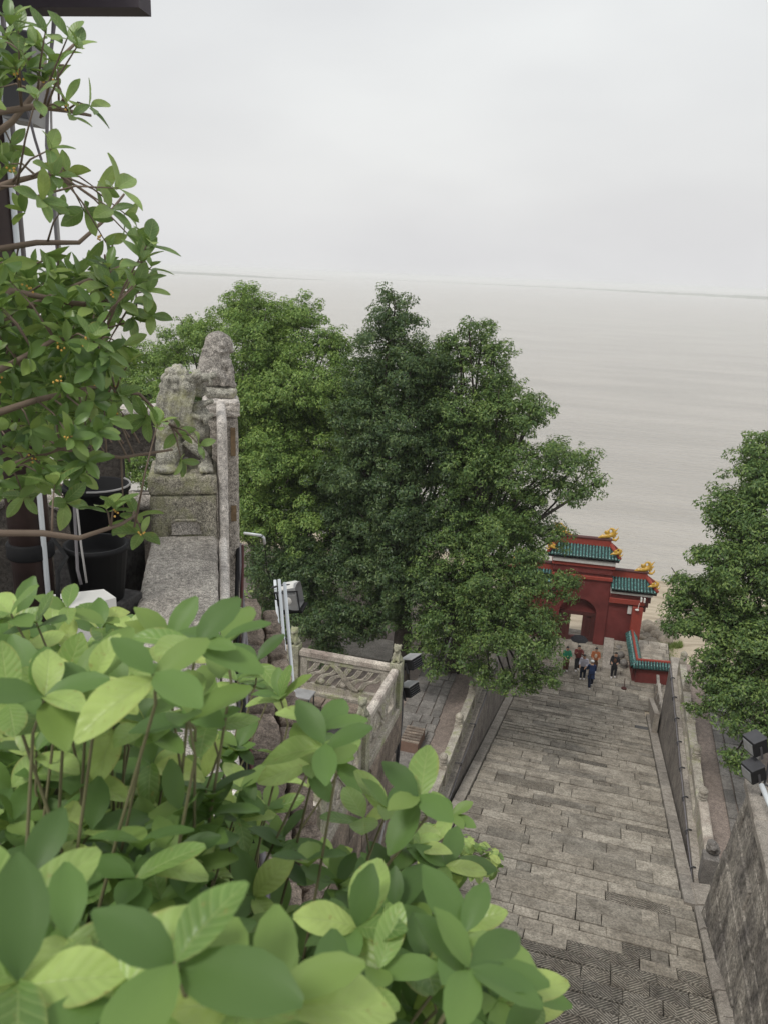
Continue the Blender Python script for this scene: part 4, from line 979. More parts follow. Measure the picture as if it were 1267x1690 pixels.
# eave
e1 = at_d(250, 27, 4.0); dr_ = Vector((-math.cos(R(9)), -math.sin(R(9)), 0)); e2 = e1 + dr_ * 4
t = thing('roof_eave', e1, 'dark timber roof eave crossing the top left corner', 'roof')
Mx = Matrix.Translation(e1) @ Matrix.Rotation(math.atan2(dr_.y, dr_.x), 4, 'Z')
sy = -1 if (Mx.to_3x3() @ Vector((0, 1, 0))).dot(FWD) > 0 else 1
a, b_ = sorted((0, sy * .12)); MB().box(0, 4, a, b_, .0, .16, Mx, ch=.0).build('fascia', M['eave'], t)
a, b_ = sorted((sy * .12, sy * 1.2)); MB().box(.15, 4, a, b_, .12, .16, Mx).build('soffit', M['eave'], t)
for k in range(14): MB().tube([Mx @ Vector((-.03 + k * .2, -sy * .02, .18)), Mx @ Vector((-.03 + k * .2, sy * 1.0, .45))], .05, 8).build('roof_tile', M['black'], t, smooth=True)
# hanging cables by the tree
for i, (pp, r_, mt, lb) in enumerate([
    ([(92, 20), (80, 120), (77, 240), (88, 330), (96, 430), (108, 640), (121, 800), (128, 940), (134, 965)], .007, 'cable', 'long dark cable hanging from the eave through the branches'),
    ([(88, 20), (83, 130), (86, 260), (95, 360), (104, 470), (113, 640), (122, 790), (134, 900), (143, 962)], .005, 'cablel', 'long pale cable hanging beside the dark one'),
    ([(45, 180), (58, 230), (68, 262), (74, 330)], .006, 'cable', 'short cable dropping from the grey loudspeaker')]):
    wire('hanging_cable', [at_d(x, y, 3.9 + .1 * i) for x, y in pp], r_, mt, lb)
# black plant pots
for (x, y, D, r_, h_, lb) in [(165, 985, 4.9, .17, .30, 'nearer large black plant pot on the dark floor'), (165, 900, 6.0, .22, .42, 'farther black plant pot with a pale rim by the dark railing')]:
    p = at_d(x, y, D); t = thing('plant_pot', (p.x, p.y, FZ), lb, 'pot')
    z0 = p.z; MB().lathe([(r_ * .8, z0), (r_, z0 + h_), (r_ * 1.06, z0 + h_), (r_ * 1.06, z0 + h_ + .03), (r_ * .95, z0 + h_ + .03), (r_ * .9, z0 + h_ - .05)], p.x, p.y, 24).build('pot', M['black'], t, smooth=True)
    MB().lathe([(r_ * .9, z0 + h_ - .08), (r_ * .3, z0 + h_ - .06)], p.x, p.y, 18).build('soil', M['darkfloor'], t)
    if z0 > FZ + .02: MB().box(p.x - r_, p.x + r_, p.y - r_, p.y + r_, FZ, z0, ch=.01).build('support', M['darkfloor'], t)
    if D > 5: MB().tube([(p.x + r_ * 1.05 * math.cos(a), p.y + r_ * 1.05 * math.sin(a), z0 + h_ + .035) for a in np.linspace(-1.2, 1.2, 10)], .008, 6).build('rim', M['cablel'], t, smooth=True)
# white junction boxes
p = at_d(140, 1003, 3.6); t = thing('white_box', p, 'white angled junction box with a black cable plug', 'box')
Mx = Matrix.Translation(p) @ Matrix.Rotation(R(-30), 4, 'Z')
MB().prism([(-.10, -.09), (.09, -.09), (.09, .10), (-.03, .10)], -.12, .05, Mx).build('body', M['white'], t)
MB().box(.03, .10, -.16, -.10, -.14, .02, Mx, ch=.006).build('side_case', M['white'], t)
MB().tube([Mx @ Vector((.06, -.13, .03)), Mx @ Vector((.06, -.13, .09))], .016, 8).build('plug', M['black'], t, smooth=True)
MB().box(-.12, .12, -.1, .1, FZ - p.z, -.12, Mx).build('stand', M['metal_d'], t)
plug = Mx @ Vector((.06, -.13, .09)); wire('plug_cable', [plug, plug + Vector((-.03, .05, .1)), at_d(110, 920, 3.7), at_d(85, 885, 3.8)], .009, 'black', 'black cable running up from the white junction box')
rc = random.Random(5)
for i in range(7):
    a = at_z(rc.uniform(140, 235), rc.uniform(900, 1000), FZ + .02); pts = [a]
    for k in range(5): pts.append(pts[-1] + Vector((rc.uniform(-.15, .2), rc.uniform(-.2, .15), rc.uniform(-.0, .04))))
    for q in pts: q.z = max(q.z, FZ + .02)
    wire('loose_cable', pts, rc.uniform(.006, .014), 'black', 'black cable snaking over the dark floor beside the granite wall', 'cable', 'loose black cables on the dark floor')
# ------------------------------------------------------------------ leaves
def leaf_grid(L, W, nv=7, nu=5, fold=.25, droop=.15, wav=.03, seed=0, tip=1.0, wide=.5):
    """one elliptic leaf along +y, upper side +z; returns verts, faces, uvs"""
    r_ = random.Random(seed); vs = []; uv = []
    for i in range(nv + 1):
        t = i / nv; wid = W * .5 * (math.sin(math.pi * t ** (1.12 if wide > .5 else 1.0)) ** (.62 if wide > .5 else .8))
        if i == 0: wid = W * .03
        if i == nv: wid = W * (.07 if wide > .5 else .02) * tip
        for j in range(nu):
            u = j / (nu - 1) * 2 - 1
            z = abs(u) * wid * fold - droop * L * t * t + wav * L * math.sin(7 * t + u * 2 + seed) * abs(u)
            vs.append((u * wid, t * L, z)); uv.append((j / (nu - 1) * .999, t))
    fs = [(i * nu + j, i * nu + j + 1, (i + 1) * nu + j + 1, (i + 1) * nu + j) for i in range(nv) for j in range(nu - 1)]
    return vs, fs, uv
def leaf_mesh(name, *a, **k):
    vs, fs, uv = leaf_grid(*a, **k); me = bpy.data.meshes.new(name); me.from_pydata(vs, [], fs)
    l = me.uv_layers.new(name='UVMap'); 
    for lp_ in me.loops: l.data[lp_.index].uv = uv[lp_.vertex_index]
    me.polygons.foreach_set('use_smooth', [True] * len(me.polygons)); me.update(); return me
def orient(p, d, nrm, s=1.0):
    """matrix: leaf base at p, growing along d, upper side towards nrm"""
    y = d.normalized(); x = y.cross(nrm)
    if x.length < 1e-4: x = y.orthogonal()
    x.normalize(); z = x.cross(y)
    return Matrix(((x.x * s, y.x * s, z.x * s, p.x), (x.y * s, y.y * s, z.y * s, p.y), (x.z * s, y.z * s, z.z * s, p.z), (0, 0, 0, 1)))
UP = Vector((0, 0, 1))
def rosette(p, ax, n, L, rr, spread=(50, 80), nup=.75):
    """leaf matrices of one twig tip: opposite pairs opening round the axis"""
    out = []; a0 = rr.uniform(0, 6.28); ax = ax.normalized(); e1 = ax.orthogonal().normalized(); e2 = ax.cross(e1)
    for i in range(n):
        pair = i // 2; az = a0 + (i % 2) * math.pi + pair * math.pi / 2 + rr.uniform(-.35, .35)
        el = R(rr.uniform(*spread)) - pair * R(9)
        perp = e1 * math.cos(az) + e2 * math.sin(az); d = ax * math.cos(el) + perp * math.sin(el)
        nrm = (ax * math.sin(el) - perp * math.cos(el)) * (1 - nup) + UP * nup
        s_ = L * rr.uniform(.78, 1.12) * (1 - .12 * pair)
        out.append(orient(p - ax * (.12 * L * (1 if pair == 0 else 0)), d, nrm, s_))
    return out
def stuff_leaves(name, mats, base, mat, parent, label=None):
    """many leaves as one mesh"""
    vs0, fs0, uv0 = base; V = np.array(vs0); nV = len(V); F = np.array(fs0); N = len(mats)
    Ms = np.array([[list(r_) for r_ in m_] for m_ in mats]); P = np.einsum('nij,vj->nvi', Ms[:, :3, :3], V) + Ms[:, None, :3, 3]
    FF = (F[None] + (np.arange(N) * nV)[:, None, None]).reshape(-1, 4)
    me = bpy.data.meshes.new(name); me.vertices.add(N * nV); me.vertices.foreach_set('co', P.reshape(-1))
    me.loops.add(len(FF) * 4); me.loops.foreach_set('vertex_index', FF.reshape(-1)); me.polygons.add(len(FF))
    me.polygons.foreach_set('loop_start', np.arange(len(FF)) * 4); me.polygons.foreach_set('use_smooth', np.ones(len(FF), bool))
    l = me.uv_layers.new(name='UVMap'); U = np.array(uv0)[F.reshape(-1)]; l.data.foreach_set('uv', np.tile(U, (N, 1)).reshape(-1))
    me.update(calc_edges=True); o = link(name, me, mat, parent); tag(o, kind='stuff'); return o
def inpoly(x, y, poly):
    c = False; j = len(poly) - 1
    for i in range(len(poly)):
        if (poly[i][1] > y) != (poly[j][1] > y) and x < (poly[j][0] - poly[i][0]) * (y - poly[i][1]) / (poly[j][1] - poly[i][1]) + poly[i][0]: c = not c
        j = i
    return c

# ------------------------------------------------------------------ shrub in front of the camera
rr = random.Random(21)
LEAF = .058
bush = thing('shrub', (-.55, .45, -1.6), 'bright green broad leaved shrub filling the lower left foreground', 'shrub')
bm_ = [leaf_mesh('shrub_leaf', 1.0, .46 + .06 * (k % 3), 9, 7, .12 + .10 * (k % 4), .05 + .11 * (k % 4), .022, k, wide=1) for k in range(12)]
S = [(60, 1000, 88), (18, 985, 90), (112, 975, 78), (165, 1010, 72), (40, 1045, 84), (255, 1085, 150), (325, 1035, 130), (195, 1070, 90), (75, 1150, 130), (15, 1160, 120), (155, 1120, 125), (310, 1178, 135), (240, 1195, 118),
     (425, 1062, 72), (392, 1095, 70), (462, 1150, 80), (420, 1130, 66), (450, 1110, 62), (535, 1228, 118), (512, 1262, 100), (398, 1300, 80), (335, 1285, 78), (440, 1335, 70), (370, 1250, 70), (640, 1335, 92), (690, 1315, 110), (680, 1395, 86), (735, 1430, 86), (745, 1345, 60),
     (600, 1350, 90), (285, 1388, 95), (150, 1370, 110), (60, 1350, 95), (20, 1300, 95), (225, 1450, 130), (45, 1450, 150), (110, 1550, 170), (30, 1620, 190), (290, 1590, 210), (190, 1650, 190), (420, 1480, 96), (395, 1350, 80), (590, 1530, 130),
     (650, 1500, 110), (625, 1600, 135), (545, 1650, 150), (450, 1650, 190), (700, 1590, 120), (765, 1540, 130), (805, 1600, 160), (720, 1480, 84), (850, 1650, 120), (895, 1685, 90), (680, 1665, 110), (340, 1680, 190), (130, 1280, 100), (205, 1310, 88), (90, 1420, 110), (250, 1260, 90), (60, 1240, 100), (500, 1580, 100), (640, 1440, 86), (560, 1460, 90), (110, 1470, 110), (340, 1430, 70), (10, 1530, 160), (70, 1680, 180), (380, 1560, 80)]
leafs = []; low = []; tips = []
cent = Vector((-.45, .45, -1.25))
S += [(x + rr.uniform(-45, 45), y + rr.uniform(-35, 45), l * .82) for (x, y, l) in S if l < 140 and not (330 < x < 500 and 1040 < y < 1330) and not (x > 560 and y < 1420)]
S += [(x + rr.uniform(-60, 60), y + rr.uniform(-20, 50), l * .9) for (x, y, l) in S[:66] if l < 140 and x < 340]
for (x, y, lp_) in S:
    if y < 1120: y += 28
    if x > 780: x -= 30
    D = LEAF * FPX / lp_ * 1.27; p = at_d(x, y, D); tips.append(p)
    ax = (UP * 1.0 - ray(x, y).normalized() * .55 + Vector((rr.uniform(-.5, .5), rr.uniform(-.5, .5), 0))).normalized()
    for m_ in rosette(p, ax, rr.choice([4, 4, 5, 6]), LEAF * 1.08, rr, (52, 92), .35): leafs.append(m_)
    q = p - ax * .05; c = p + (cent - p) * .45 + Vector((rr.uniform(-.04, .04), rr.uniform(-.04, .04), -.05))
    sw = Vector((rr.uniform(-.05, .05), rr.uniform(-.05, .05), 0)); st = MB().tube([p, q, q.lerp(c, .3) + sw * .5, q.lerp(c, .65) + sw, c, cent + Vector((rr.uniform(-.1, .1), rr.uniform(-.1, .1), -.2))], [.0012, .0015, .0017, .002, .003, .005], 6)
    st.build('stem', M['twig_g'], bush, smooth=True)
    for k in range(3):
        bb = q.lerp(c, rr.uniform(.25, .95)); low.extend(rosette(bb, UP + Vector((rr.uniform(-.7, .7), rr.uniform(-.7, .7), 0)), 4, LEAF * .95, rr, (45, 95), .5))
    for k in range(1):       # a lower pair of leaves on the same twig
        b_ = q + (c - q) * rr.uniform(.1, .5)
        if len(leafs) < 470: leafs += rosette(b_, (p - c), 2, LEAF * .95, rr, (60, 90), .5)
rr.shuffle(leafs)
for m_ in leafs[:300]:
    o = link('leaf', rr.choice(bm_), M['bush'], bush); o.matrix_basis = m_; o.matrix_parent_inverse = inv_of(bush)
inner = leafs[300:] + low
polyB = [(-80, 1040), (130, 1060), (200, 1120), (300, 1240), (340, 1330), (350, 1500), (400, 1600), (540, 1600), (580, 1480), (690, 1480), (760, 1590), (850, 1700), (850, 1800), (-80, 1800)]
polyH = [(350, 1100), (480, 1200), (560, 1350), (530, 1600), (350, 1530), (345, 1350)]
while len(inner) < 3300:
    x, y = rr.uniform(-80, 870), rr.uniform(990, 1800)
    if not inpoly(x, y, polyB) or inpoly(x, y, polyH): continue
    Db = 1.15 - .55 * (y - 1000) / 700 + .12 * (x / 800); D = Db * rr.uniform(1.05, 1.5)
    if x > 620 and rr.random() < .4: continue
    p = at_d(x, y, D)
    for m_ in rosette(p, UP + Vector((rr.uniform(-.6, .6), rr.uniform(-.6, .6), 0)), 4, LEAF * .95, rr, (45, 95), .5): inner.append(m_)
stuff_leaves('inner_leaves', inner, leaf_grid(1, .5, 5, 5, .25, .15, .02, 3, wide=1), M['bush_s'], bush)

# ------------------------------------------------------------------ osmanthus tree on the left
osm = thing('osmanthus_tree', at_d(-120, 900, 2.6), 'osmanthus tree with dark glossy leaves and tiny orange flowers along the left edge', 'tree')
om = [leaf_mesh('osmanthus_leaf', 1.0, .42 + .05 * (k % 3), 7, 5, .3, .12 + .08 * (k % 3), .02, k + 20, wide=1) for k in range(6)]
polyO = [(-60, 20), (20, 20), (70, 60), (100, 120), (60, 200), (60, 290), (90, 340), (140, 350), (170, 390), (190, 430), (225, 440), (225, 500), (170, 540), (190, 600), (185, 640), (190, 700), (160, 730), (140, 790), (60, 800), (-60, 850)]
limbs = [([(-60, 260), (20, 200), (60, 150), (105, 90), (125, 70)], 2.5), ([(-40, 190), (60, 175), (110, 182), (150, 190)], 2.4), ([(-60, 420), (60, 400), (130, 400), (170, 365), (205, 320)], 2.6),
         ([(-40, 560), (60, 500), (140, 465), (200, 440), (240, 430)], 2.5), ([(20, 480), (120, 500), (200, 505), (250, 515)], 2.5), ([(-60, 700), (60, 660), (150, 640), (230, 650), (300, 720)], 2.3), ([(-60, 880), (70, 880), (130, 888), (200, 865), (225, 850)], 2.1),
         ([(-60, 800), (40, 760), (100, 740), (200, 755), (285, 742)], 2.4), ([(-60, 330), (20, 300), (60, 290), (110, 285)], 2.3), ([(-60, 640), (20, 600), (90, 560), (170, 560)], 2.2)]
tri = []
for pts, D in limbs:
    pp = [at_d(x, y, D + .05 * i) for i, (x, y) in enumerate(pts)]
    root = at_d(-160, 700, 2.7)
    MB().tube([root + (pp[0] - root) * .3] + pp, [.018, .012] + [.010 - .008 * i / len(pp) for i in range(1, len(pp))] + [.0015], 7).build('branch', M['twig'], osm, smooth=True)
    for i in range(len(pp) - 1):
        for k in range(4): tri.append(pp[i].lerp(pp[i + 1], k / 4))
MB().tube([at_d(-160, 1300, 2.8), at_d(-150, 900, 2.7), at_d(-160, 700, 2.7), at_d(-140, 300, 2.6), at_d(-90, -50, 2.6)], [.05, .045, .04, .03, .02], 10).build('trunk', M['bark'], osm, smooth=True)
def twig_tip(p, n, L, bag, tw, fl=None, ax=None):
    q = min(tri, key=lambda t_: (t_ - p).length)
    if (q - p).length > .28: q = p + (q - p).normalized() * .28 + Vector((0, 0, -.04))
    
    ax = ax or ((p - q).normalized() + UP * .25 + Vector((rr.uniform(-.4, .4), rr.uniform(-.4, .4), rr.uniform(-.2, .3)))).normalized()
    tw.tube([q, (p + q) / 2 + Vector((0, 0, .015)), p], [.0035, .0025, .0015], 5)
    bag += rosette(p, ax, n, L, rr, (38, 80), .45)
    if fl is not None and rr.random() < .22:
        for k in range(5): fl.ell(p - ax * .02 + Vector((rr.gauss(0, .007), rr.gauss(0, .007), rr.gauss(0, .007))), .0032, nu=5, nv=4)
big = []; tw = MB(); fl = MB()
edge = [(112, 60), (128, 75), (95, 95), (150, 175), (110, 165), (120, 190), (75, 50), (60, 70), (90, 130), (60, 160), (85, 245), (110, 285), (90, 290), (165, 315), (195, 310), (185, 345), (210, 355), (140, 350), (215, 390), (245, 400), (235, 430), (250, 440), (245, 480), (225, 470), (200, 500), (250, 520), (220, 525), (180, 470), (175, 400), (100, 350), (70, 330), (205, 570), (215, 600), (180, 610), (195, 650), (150, 560),
        (295, 715), (330, 735), (300, 760), (260, 700), (240, 690), (205, 860), (225, 850), (190, 835), (235, 880), (175, 840), (60, 750), (90, 800), (40, 820), (110, 830), (20, 240), (15, 270), (10, 60), (30, 50)]
for (x, y) in edge: twig_tip(at_d(x, y, rr.uniform(2.1, 2.6)), rr.choice([4, 5, 6]) if y > 280 else 4, .080 if y > 280 and x < 262 else .064, big, tw, fl)
rr.shuffle(big)
for m_ in big[:300]:
    o = link('leaf', rr.choice(om), M['osm'], osm); o.matrix_basis = m_; o.matrix_parent_inverse = inv_of(osm)
small = big[300:]
while len(small) < 2500:
    x, y = rr.uniform(-60, 265), rr.uniform(20, 900)
    if not inpoly(x, y, polyO): continue
    if y < 430 and rr.random() < (.97 if x > 40 else .88): continue
    if 430 <= y < 560 and x > 120 and rr.random() < .5: continue
    if y > 730 and rr.random() < .6: continue
    if x < 80 and y > 200 and rr.random() < .6: continue
    D = rr.uniform(2.2, 3.9) if y > 420 else rr.uniform(2.1, 3.0)
    twig_tip(at_d(x, y, D), 5, .072, small, tw if rr.random() < .35 else MB(), fl if D < 2.8 else None)
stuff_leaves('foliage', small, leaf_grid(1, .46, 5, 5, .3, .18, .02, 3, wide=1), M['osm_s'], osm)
tag(tw.build('twigs', M['twig'], osm, smooth=True), kind='stuff'); tag(fl.build('flowers', M['flower'], osm, smooth=True), kind='stuff')

# ------------------------------------------------------------------ leafy clumps for the big trees
def crown(name, blobs, mat, parent, dens=95, ls=.145, seed=0, sub=1.0, core=True):
    """leaves of a crown: sub-clumps scattered over and through each lobe, leaves round each sub-clump"""
    g = np.random.default_rng(seed); P = []; Nn = []
    for (c, r_) in blobs:
        c = np.array(c); ns = int(40 * r_ ** 2 * sub)
        u = g.normal(size=(ns, 3)); u /= np.linalg.norm(u, axis=1)[:, None]; u[:, 2] = u[:, 2] * .9 + .08
        rad = r_ * g.uniform(.25, 1.15, ns)[:, None] ** .7 * (1 + .25 * np.sin(u[:, :1] * 5 + u[:, 1:2] * 7 + c[0] * 3))
        sc_c = c + u * rad * np.array([1, 1, .88]); sr_ = g.uniform(.16, .46, ns) * (.7 + .3 * min(r_, 2) / 2)
        k = g.poisson(dens * sr_ ** 2 / .14)
        idx = np.repeat(np.arange(ns), k); v = g.normal(size=(len(idx), 3)); v /= np.linalg.norm(v, axis=1)[:, None]
        rad2 = g.uniform(.25, 1.0, len(idx))[:, None] ** .5
        P.append(sc_c[idx] + v * rad2 * sr_[idx][:, None] * np.array([1.1, 1.1, .8])); Nn.append(v * .6 + u[idx] * .5 + np.array([0, 0, .75]))
    P = np.concatenate(P); Nn = np.concatenate(Nn) + g.normal(size=P.shape) * .45; Nn /= np.linalg.norm(Nn, axis=1)[:, None]
    N = len(P); t = g.normal(size=(N, 3)); t[:, 2] -= .8; t -= Nn * np.sum(t * Nn, 1)[:, None]; t /= np.linalg.norm(t, axis=1)[:, None]; b = np.cross(Nn, t)
    L = ls * g.uniform(.6, 1.25, N)[:, None]; W = L * .42
    V = np.stack([P - t * L * .5, P + b * W * .5 + Nn * L * .08, P + t * L * .5 - Nn * L * .12, P - b * W * .5 + Nn * L * .08], 1)
    me = bpy.data.meshes.new(name); me.vertices.add(N * 4); me.vertices.foreach_set('co', V.reshape(-1))
    me.loops.add(N * 4); me.loops.foreach_set('vertex_index', np.arange(N * 4)); me.polygons.add(N); me.polygons.foreach_set('loop_start', np.arange(N) * 4)
    me.update(calc_edges=True); o = link(name, me, mat, parent); tag(o, kind='stuff'); return N
NL = 0
def tree(label, base, blobs, mat, dens=95, seed=0, trunk_r=.35, group=None, ls=.145, sub=1.0):
    """blobs: (x, y pixel of the photo, distance Y, radius in metres)"""
    global NL
    B = [(tuple(at_y(x, y, Y)), r_) for x, y, Y, r_ in blobs]
    gg = random.Random(seed + 50)
    big_ = [b for b in B if b[1] > 1.15]
    B += [((b[0][0] + gg.uniform(-1, 1), b[0][1] + gg.uniform(.8, 2.2), b[0][2] + gg.uniform(-1, .3)), b[1] * 1.0) for b in big_ if gg.random() < .5]
    B += [((b[0][0] + gg.uniform(-1.2, 1.2) * b[1], b[0][1] - gg.uniform(-.3, .6), b[0][2] + gg.uniform(-.9, .9) * b[1]), gg.uniform(.35, .6)) for b in B if gg.random() < .7]
    t = thing('camphor_tree', base, label, 'tree', group)
    NL += crown('crown', B, M[mat], t, dens, ls, seed, sub)
    g = random.Random(seed); base = Vector(base); hi = max(b[0][2] for b in B); cx_ = sum(b[0][0] for b in B) / len(B); cy_ = sum(b[0][1] for b in B) / len(B)
    fork = base + Vector(((cx_ - base.x) * .25, (cy_ - base.y) * .25, (hi - base.z) * .33))
    MB().tube([base + Vector((0, 0, -.6)), base + Vector((0, 0, .4)), base.lerp(fork, .5) + Vector((.1, .1, 0)), fork], [trunk_r * 1.35, trunk_r * 1.05, trunk_r * .9, trunk_r * .75], 12).build('trunk', M['bark'], t, smooth=True)
    for c, r_ in B:
        c = Vector(c); k = fork.lerp(c, .45) + Vector((g.uniform(-.5, .5), g.uniform(-.5, .5), g.uniform(-.3, .6)))
        MB().tube([fork + Vector((0, 0, g.uniform(-1.5, 1.0))), k, c, c + Vector((g.uniform(-.5, .5), g.uniform(-.5, .5), r_ * .7))], [trunk_r * .30, trunk_r * .16, trunk_r * .08, .015], 7).build('limb', M['bark'], t, smooth=True)
    return t
tree('light green bushy camphor tree rising behind the stone lions', (-17, 36, -18), [(400, 515, 35, 1.3), (430, 560, 34, 1.7), (500, 520, 36, 1.2), (540, 570, 35, 1.3), (350, 560, 36, 1.3), (310, 550, 37, 1.2), (270, 600, 36, 1.2), (225, 600, 38, 1.2), (200, 650, 36, 1.4), (250, 660, 37, 1.5), (370, 640, 36, 1.5), (460, 480 + 45, 37, 1.1), (590, 620, 36, 1.3), (400, 750, 34, 1.9), (470, 820, 34, 1.9), (480, 700, 35, 1.9), (545, 700, 35, 1.7), (430, 715, 36, 1.9), (520, 780, 36, 1.8), (380, 700, 36, 1.7), (150, 690, 36, 1.5), (100, 640, 37, 1.6), (60, 560, 38, 1.3), (120, 520, 38, 1.2), (300, 660, 33, 1.7), (420, 660, 33, 1.9), (490, 640, 33, 1.8),
      (560, 650, 34, 1.5), (450, 760, 32, 1.8), (530, 750, 33, 1.6), (420, 850, 32, 1.6), (500, 860, 32, 1.7), (230, 760, 34, 1.8), (340, 800, 34, 1.8), (340, 500 + 60, 39, 1.4), (450, 620, 38, 2), (300, 700, 38, 2)], 'camphor_l', seed=1, dens=120)
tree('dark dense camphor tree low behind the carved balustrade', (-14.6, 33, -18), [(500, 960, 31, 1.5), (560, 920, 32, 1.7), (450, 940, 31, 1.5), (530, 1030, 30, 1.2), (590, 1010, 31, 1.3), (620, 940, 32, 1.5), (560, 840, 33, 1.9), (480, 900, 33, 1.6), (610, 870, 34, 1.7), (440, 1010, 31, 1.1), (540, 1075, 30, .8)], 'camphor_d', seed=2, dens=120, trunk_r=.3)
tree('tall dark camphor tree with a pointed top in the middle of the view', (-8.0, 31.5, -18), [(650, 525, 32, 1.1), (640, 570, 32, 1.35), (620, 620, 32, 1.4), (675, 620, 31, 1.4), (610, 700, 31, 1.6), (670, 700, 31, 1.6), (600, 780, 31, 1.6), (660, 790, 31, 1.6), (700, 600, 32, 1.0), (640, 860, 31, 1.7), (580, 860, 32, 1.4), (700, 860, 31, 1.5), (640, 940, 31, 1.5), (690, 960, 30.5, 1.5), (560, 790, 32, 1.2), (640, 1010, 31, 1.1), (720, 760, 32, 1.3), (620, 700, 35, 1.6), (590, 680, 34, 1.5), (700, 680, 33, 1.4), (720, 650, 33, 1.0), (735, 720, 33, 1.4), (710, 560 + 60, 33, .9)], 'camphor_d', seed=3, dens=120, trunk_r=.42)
tree('broad green camphor tree with branches reaching out over the stairs', (-5.9, 33.5, -18), [(795, 550, 33, .75), (760, 590, 33, 1.1), (740, 565, 33, .6), (815, 585, 33, .8), (810, 620, 33, 1.1), (750, 680, 32, 1.5), (820, 680, 32, 1.3), (870, 690, 32, 1.0), (890, 670, 32, .6), (790, 760, 31.5, 1.5), (860, 770, 31.5, 1.3), (920, 760, 31.5, 1.1), (955, 765, 31.5, .85), (935, 810, 31.5, .9), (885, 830, 31.5, .8), (740, 800, 32, 1.3),
      (760, 880, 31, 1.5), (820, 880, 30.5, 1.4), (862, 930, 30.5, 1.1), (720, 950, 30.5, 1.5), (800, 970, 30, 1.6), (855, 990, 30, 1.2), (915, 975, 30.5, .75), (945, 965, 31, .4), (740, 1030, 30, 1.3), (820, 1050, 29.5, 1.2), (870, 1060, 29.5, 1.1), (880, 1110, 29.5, .75), (845, 1120, 29.5, .6), (760, 1085, 29.5, .7), (700, 1050, 30, .9), (890, 1030, 30, .9), (800, 720, 35, 1.8), (790, 850, 34, 2.0), (850, 830, 32.5, 1.2), (855, 870, 32, .9), (840, 1130, 29.5, .5), (720, 1095, 29.5, .5), (790, 1105, 29.5, .7), (870, 1130, 29.5, .55), (895, 1080, 29.5, .6), (690, 1080, 30, .6)], 'camphor', seed=4, dens=100, trunk_r=.4)
tree('dark green camphor tree standing at the right edge', (9.2, 31, -18), [(1262, 735, 31, .9), (1250, 790, 30, 1.1), (1290, 800, 30, 1.5), (1195, 815, 30, .55), (1215, 850, 29.5, 1.0), (1180, 850, 29.5, .55), (1270, 880, 29, 1.6), (1200, 910, 29, .9), (1240, 960, 28.5, 1.5), (1185, 965, 29, .8), (1140, 975, 29.5, .7), (1120, 955, 30, .45), (1115, 990, 29.5, .6), (1150, 1020, 29, 1.0), (1120, 1040, 29, .6),
      (1200, 1040, 28.5, 1.2), (1270, 1050, 28, 1.6), (1180, 1100, 28, .9), (1230, 1120, 27.5, 1.1), (1270, 1150, 27, 1.1), (1190, 1150, 27.5, .7), (1215, 1190, 27, .7), (1165, 1120, 28, .5), (1255, 1210, 26.5, .7), (1215, 1240, 26.5, .35), (1330, 950, 30, 2.2), (1300, 1080, 29, 1.8), (1160, 1165, 27.5, .35)], 'camphor', seed=5, dens=120, trunk_r=.35)
tree('pale distant tree peeping past the lower trunks', (-10, 39, -19), [(560, 1000, 40, 1.6), (480, 1010, 41, 1.6), (620, 985, 41, 1.3)], 'camphor_l', seed=6, dens=60, trunk_r=.2)
print('tree leaves', NL)

# ------------------------------------------------------------------ climbing plant beside the stairs, weeds, wall plant
vine = thing('climbing_plant', at_y(735, 1400, 14.5), 'leafy green climbing plant hanging over the left side of the stairs', 'plant')
vm = [leaf_mesh('vine_leaf', 1.0, .62, 6, 5, .2, .15, .03, k + 60, wide=1) for k in range(4)]
for k in range(130):
    a = rr.random(); x = 700 + 125 * a + rr.uniform(-10, 10); y = 1365 + 45 * a + rr.uniform(-15, 75) * (1 - .6 * a); p = at_y(x, y, 12.2 + 1.2 * a + rr.uniform(-.4, .4))
    az = rr.uniform(0, 6.28); d = Vector((math.cos(az), math.sin(az), -.35)); o = link('leaf', rr.choice(vm), M['bush'], vine); o.matrix_basis = orient(p, d, UP + Vector((rr.uniform(-.3, .3), rr.uniform(-.3, .3), 0)), rr.uniform(.17, .30)); o.matrix_parent_inverse = inv_of(vine)
for k in range(5):
    MB().tube([at_y(690, 1470 - 20 * k, 12.2), at_y(730, 1400 - 5 * k, 12.5), at_y(790 + 8 * k, 1385 + 12 * k, 13)], [.02, .013, .005], 5).build('stem', M['twig'], vine, smooth=True)
wp_ = thing('wall_plant', on_plane(398, 1000, .3), 'small yellow green plant growing from the cable gap beside the granite wall', 'plant')
for k in range(16):
    p = on_plane(398 + rr.uniform(-10, 12), 985 + rr.uniform(-14, 18), .26 + rr.uniform(-.03, .05)); az = rr.uniform(0, 6.28)
    o = link('leaf', rr.choice(vm), M['bush'], wp_); o.matrix_basis = orient(p, Vector((math.cos(az), math.sin(az), .1)), UP + Vector((0, -.5, 0)), rr.uniform(.05, .075)); o.matrix_parent_inverse = inv_of(wp_)
# fallen leaves on the dark floor and ledge
for k in range(12):
    p = at_z(rr.uniform(200, 245), rr.uniform(900, 1000), FZ + .03); o = link('fallen_leaf', om[k % 6], M['dry']); o.matrix_basis = orient(p, Vector((rr.uniform(-1, 1), rr.uniform(-1, 1), 0)), UP + Vector((rr.uniform(-.4, .4), rr.uniform(-.4, .4), 0)), .08)
    tag(o, 'brown dry leaf fallen on the dark floor beside the granite wall', 'leaf', 'dry leaves on the dark floor')
